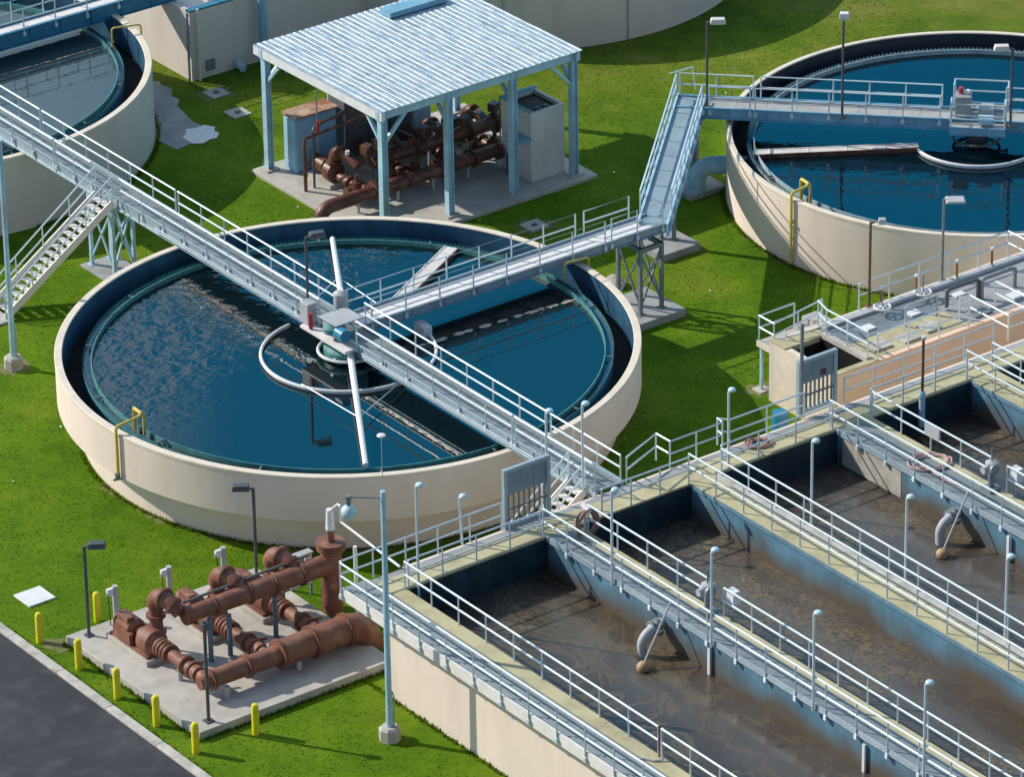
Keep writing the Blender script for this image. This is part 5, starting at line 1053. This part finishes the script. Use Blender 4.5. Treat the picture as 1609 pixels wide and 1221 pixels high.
bm = N.new('ShaderNodeMath'); bm.operation = 'MULTIPLY'; bm.inputs[1].default_value = 0.95; L.new(fr_.outputs['Result'], bm.inputs[0]); L.new(bm.outputs[0], mb_.inputs['Factor'])
ce = N.new('ShaderNodeMath'); ce.operation = 'MULTIPLY_ADD'; ce.inputs[1].default_value = 0.16; L.new(no.outputs['Fac'], ce.inputs[0]); L.new(sz.outputs['Z'], ce.inputs[2])
mr = N.new('ShaderNodeMapRange'); mr.interpolation_type = 'SMOOTHSTEP'; mr.inputs['From Min'].default_value = 0.545; mr.inputs['From Max'].default_value = 0.80; L.new(ce.outputs[0], mr.inputs['Value'])
dp = N.new('ShaderNodeVectorMath'); dp.operation = 'DOT_PRODUCT'; dp.inputs[1].default_value = (0.806,-0.5915,0.0); L.new(tc.outputs['Generated'], dp.inputs[0])
dr = N.new('ShaderNodeMapRange'); dr.interpolation_type = 'SMOOTHSTEP'; dr.inputs['From Min'].default_value = -0.085; dr.inputs['From Max'].default_value = -0.05; dr.inputs['To Min'].default_value = 0.62; dr.inputs['To Max'].default_value = 0.0; L.new(dp.outputs['Value'], dr.inputs['Value'])  # cloud bank added low on the left so the water reflects grey
dr2 = N.new('ShaderNodeMapRange'); dr2.interpolation_type = 'SMOOTHSTEP'; dr2.inputs['From Min'].default_value = -0.18; dr2.inputs['From Max'].default_value = -0.12; L.new(dp.outputs['Value'], dr2.inputs['Value'])
drm = N.new('ShaderNodeMath'); drm.operation = 'MULTIPLY'; L.new(dr.outputs['Result'], drm.inputs[0]); L.new(dr2.outputs['Result'], drm.inputs[1])
mxx = N.new('ShaderNodeMath'); mxx.operation = 'MAXIMUM'; L.new(mr.outputs['Result'], mxx.inputs[0]); L.new(drm.outputs[0], mxx.inputs[1])
mm = N.new('ShaderNodeMath'); mm.operation = 'MULTIPLY'; L.new(mxx.outputs[0], mm.inputs[0]); L.new(fr_.outputs['Result'], mm.inputs[1])
m9 = N.new('ShaderNodeMath'); m9.operation = 'MULTIPLY'; m9.inputs[1].default_value = 0.85; L.new(mm.outputs[0], m9.inputs[0])
mx = N.new('ShaderNodeMix'); mx.data_type = 'RGBA'; mx.inputs['B'].default_value = (9.0,9.4,9.8,1)
L.new(m9.outputs[0], mx.inputs['Factor']); L.new(mb_.outputs['Result'], mx.inputs['A']); L.new(mx.outputs['Result'], bg.inputs['Color'])

# ------------------------------------------------------------------ camera
cam = bpy.data.cameras.new('camera'); co = bpy.data.objects.new('camera', cam); C.objects.link(co); sc.camera = co
pitch, roll, yaw = math.radians(26.96114), -0.01596238, 0.63303231
f_ = Vector((0,math.cos(pitch),-math.sin(pitch))); r_ = Vector((1,0,0)); u_ = r_.cross(f_)
r2 = r_*math.cos(roll)+u_*math.sin(roll); u2 = u_*math.cos(roll)-r_*math.sin(roll)
bx = Vector((math.cos(yaw),math.sin(yaw),0)); ax = Vector((-math.sin(yaw),math.cos(yaw),0))
S = lambda v: Vector((v.dot(bx),v.dot(ax),v.z))
r3,u3,f3 = S(r2),S(u2),S(f_)
co.matrix_world = Matrix(((r3.x,u3.x,-f3.x,-96.68809),(r3.y,u3.y,-f3.y,-141.63711),(r3.z,u3.z,-f3.z,88.33993),(0,0,0,1)))
cam.sensor_fit = 'HORIZONTAL'; cam.sensor_width = 36; cam.lens = 36*8396.473/1609; cam.clip_start = 1; cam.clip_end = 2000
sc.view_settings.view_transform = 'Standard'; sc.view_settings.look = 'None'; sc.view_settings.exposure = 0.0; sc.view_settings.gamma = 1
sc.cycles.use_denoising = True
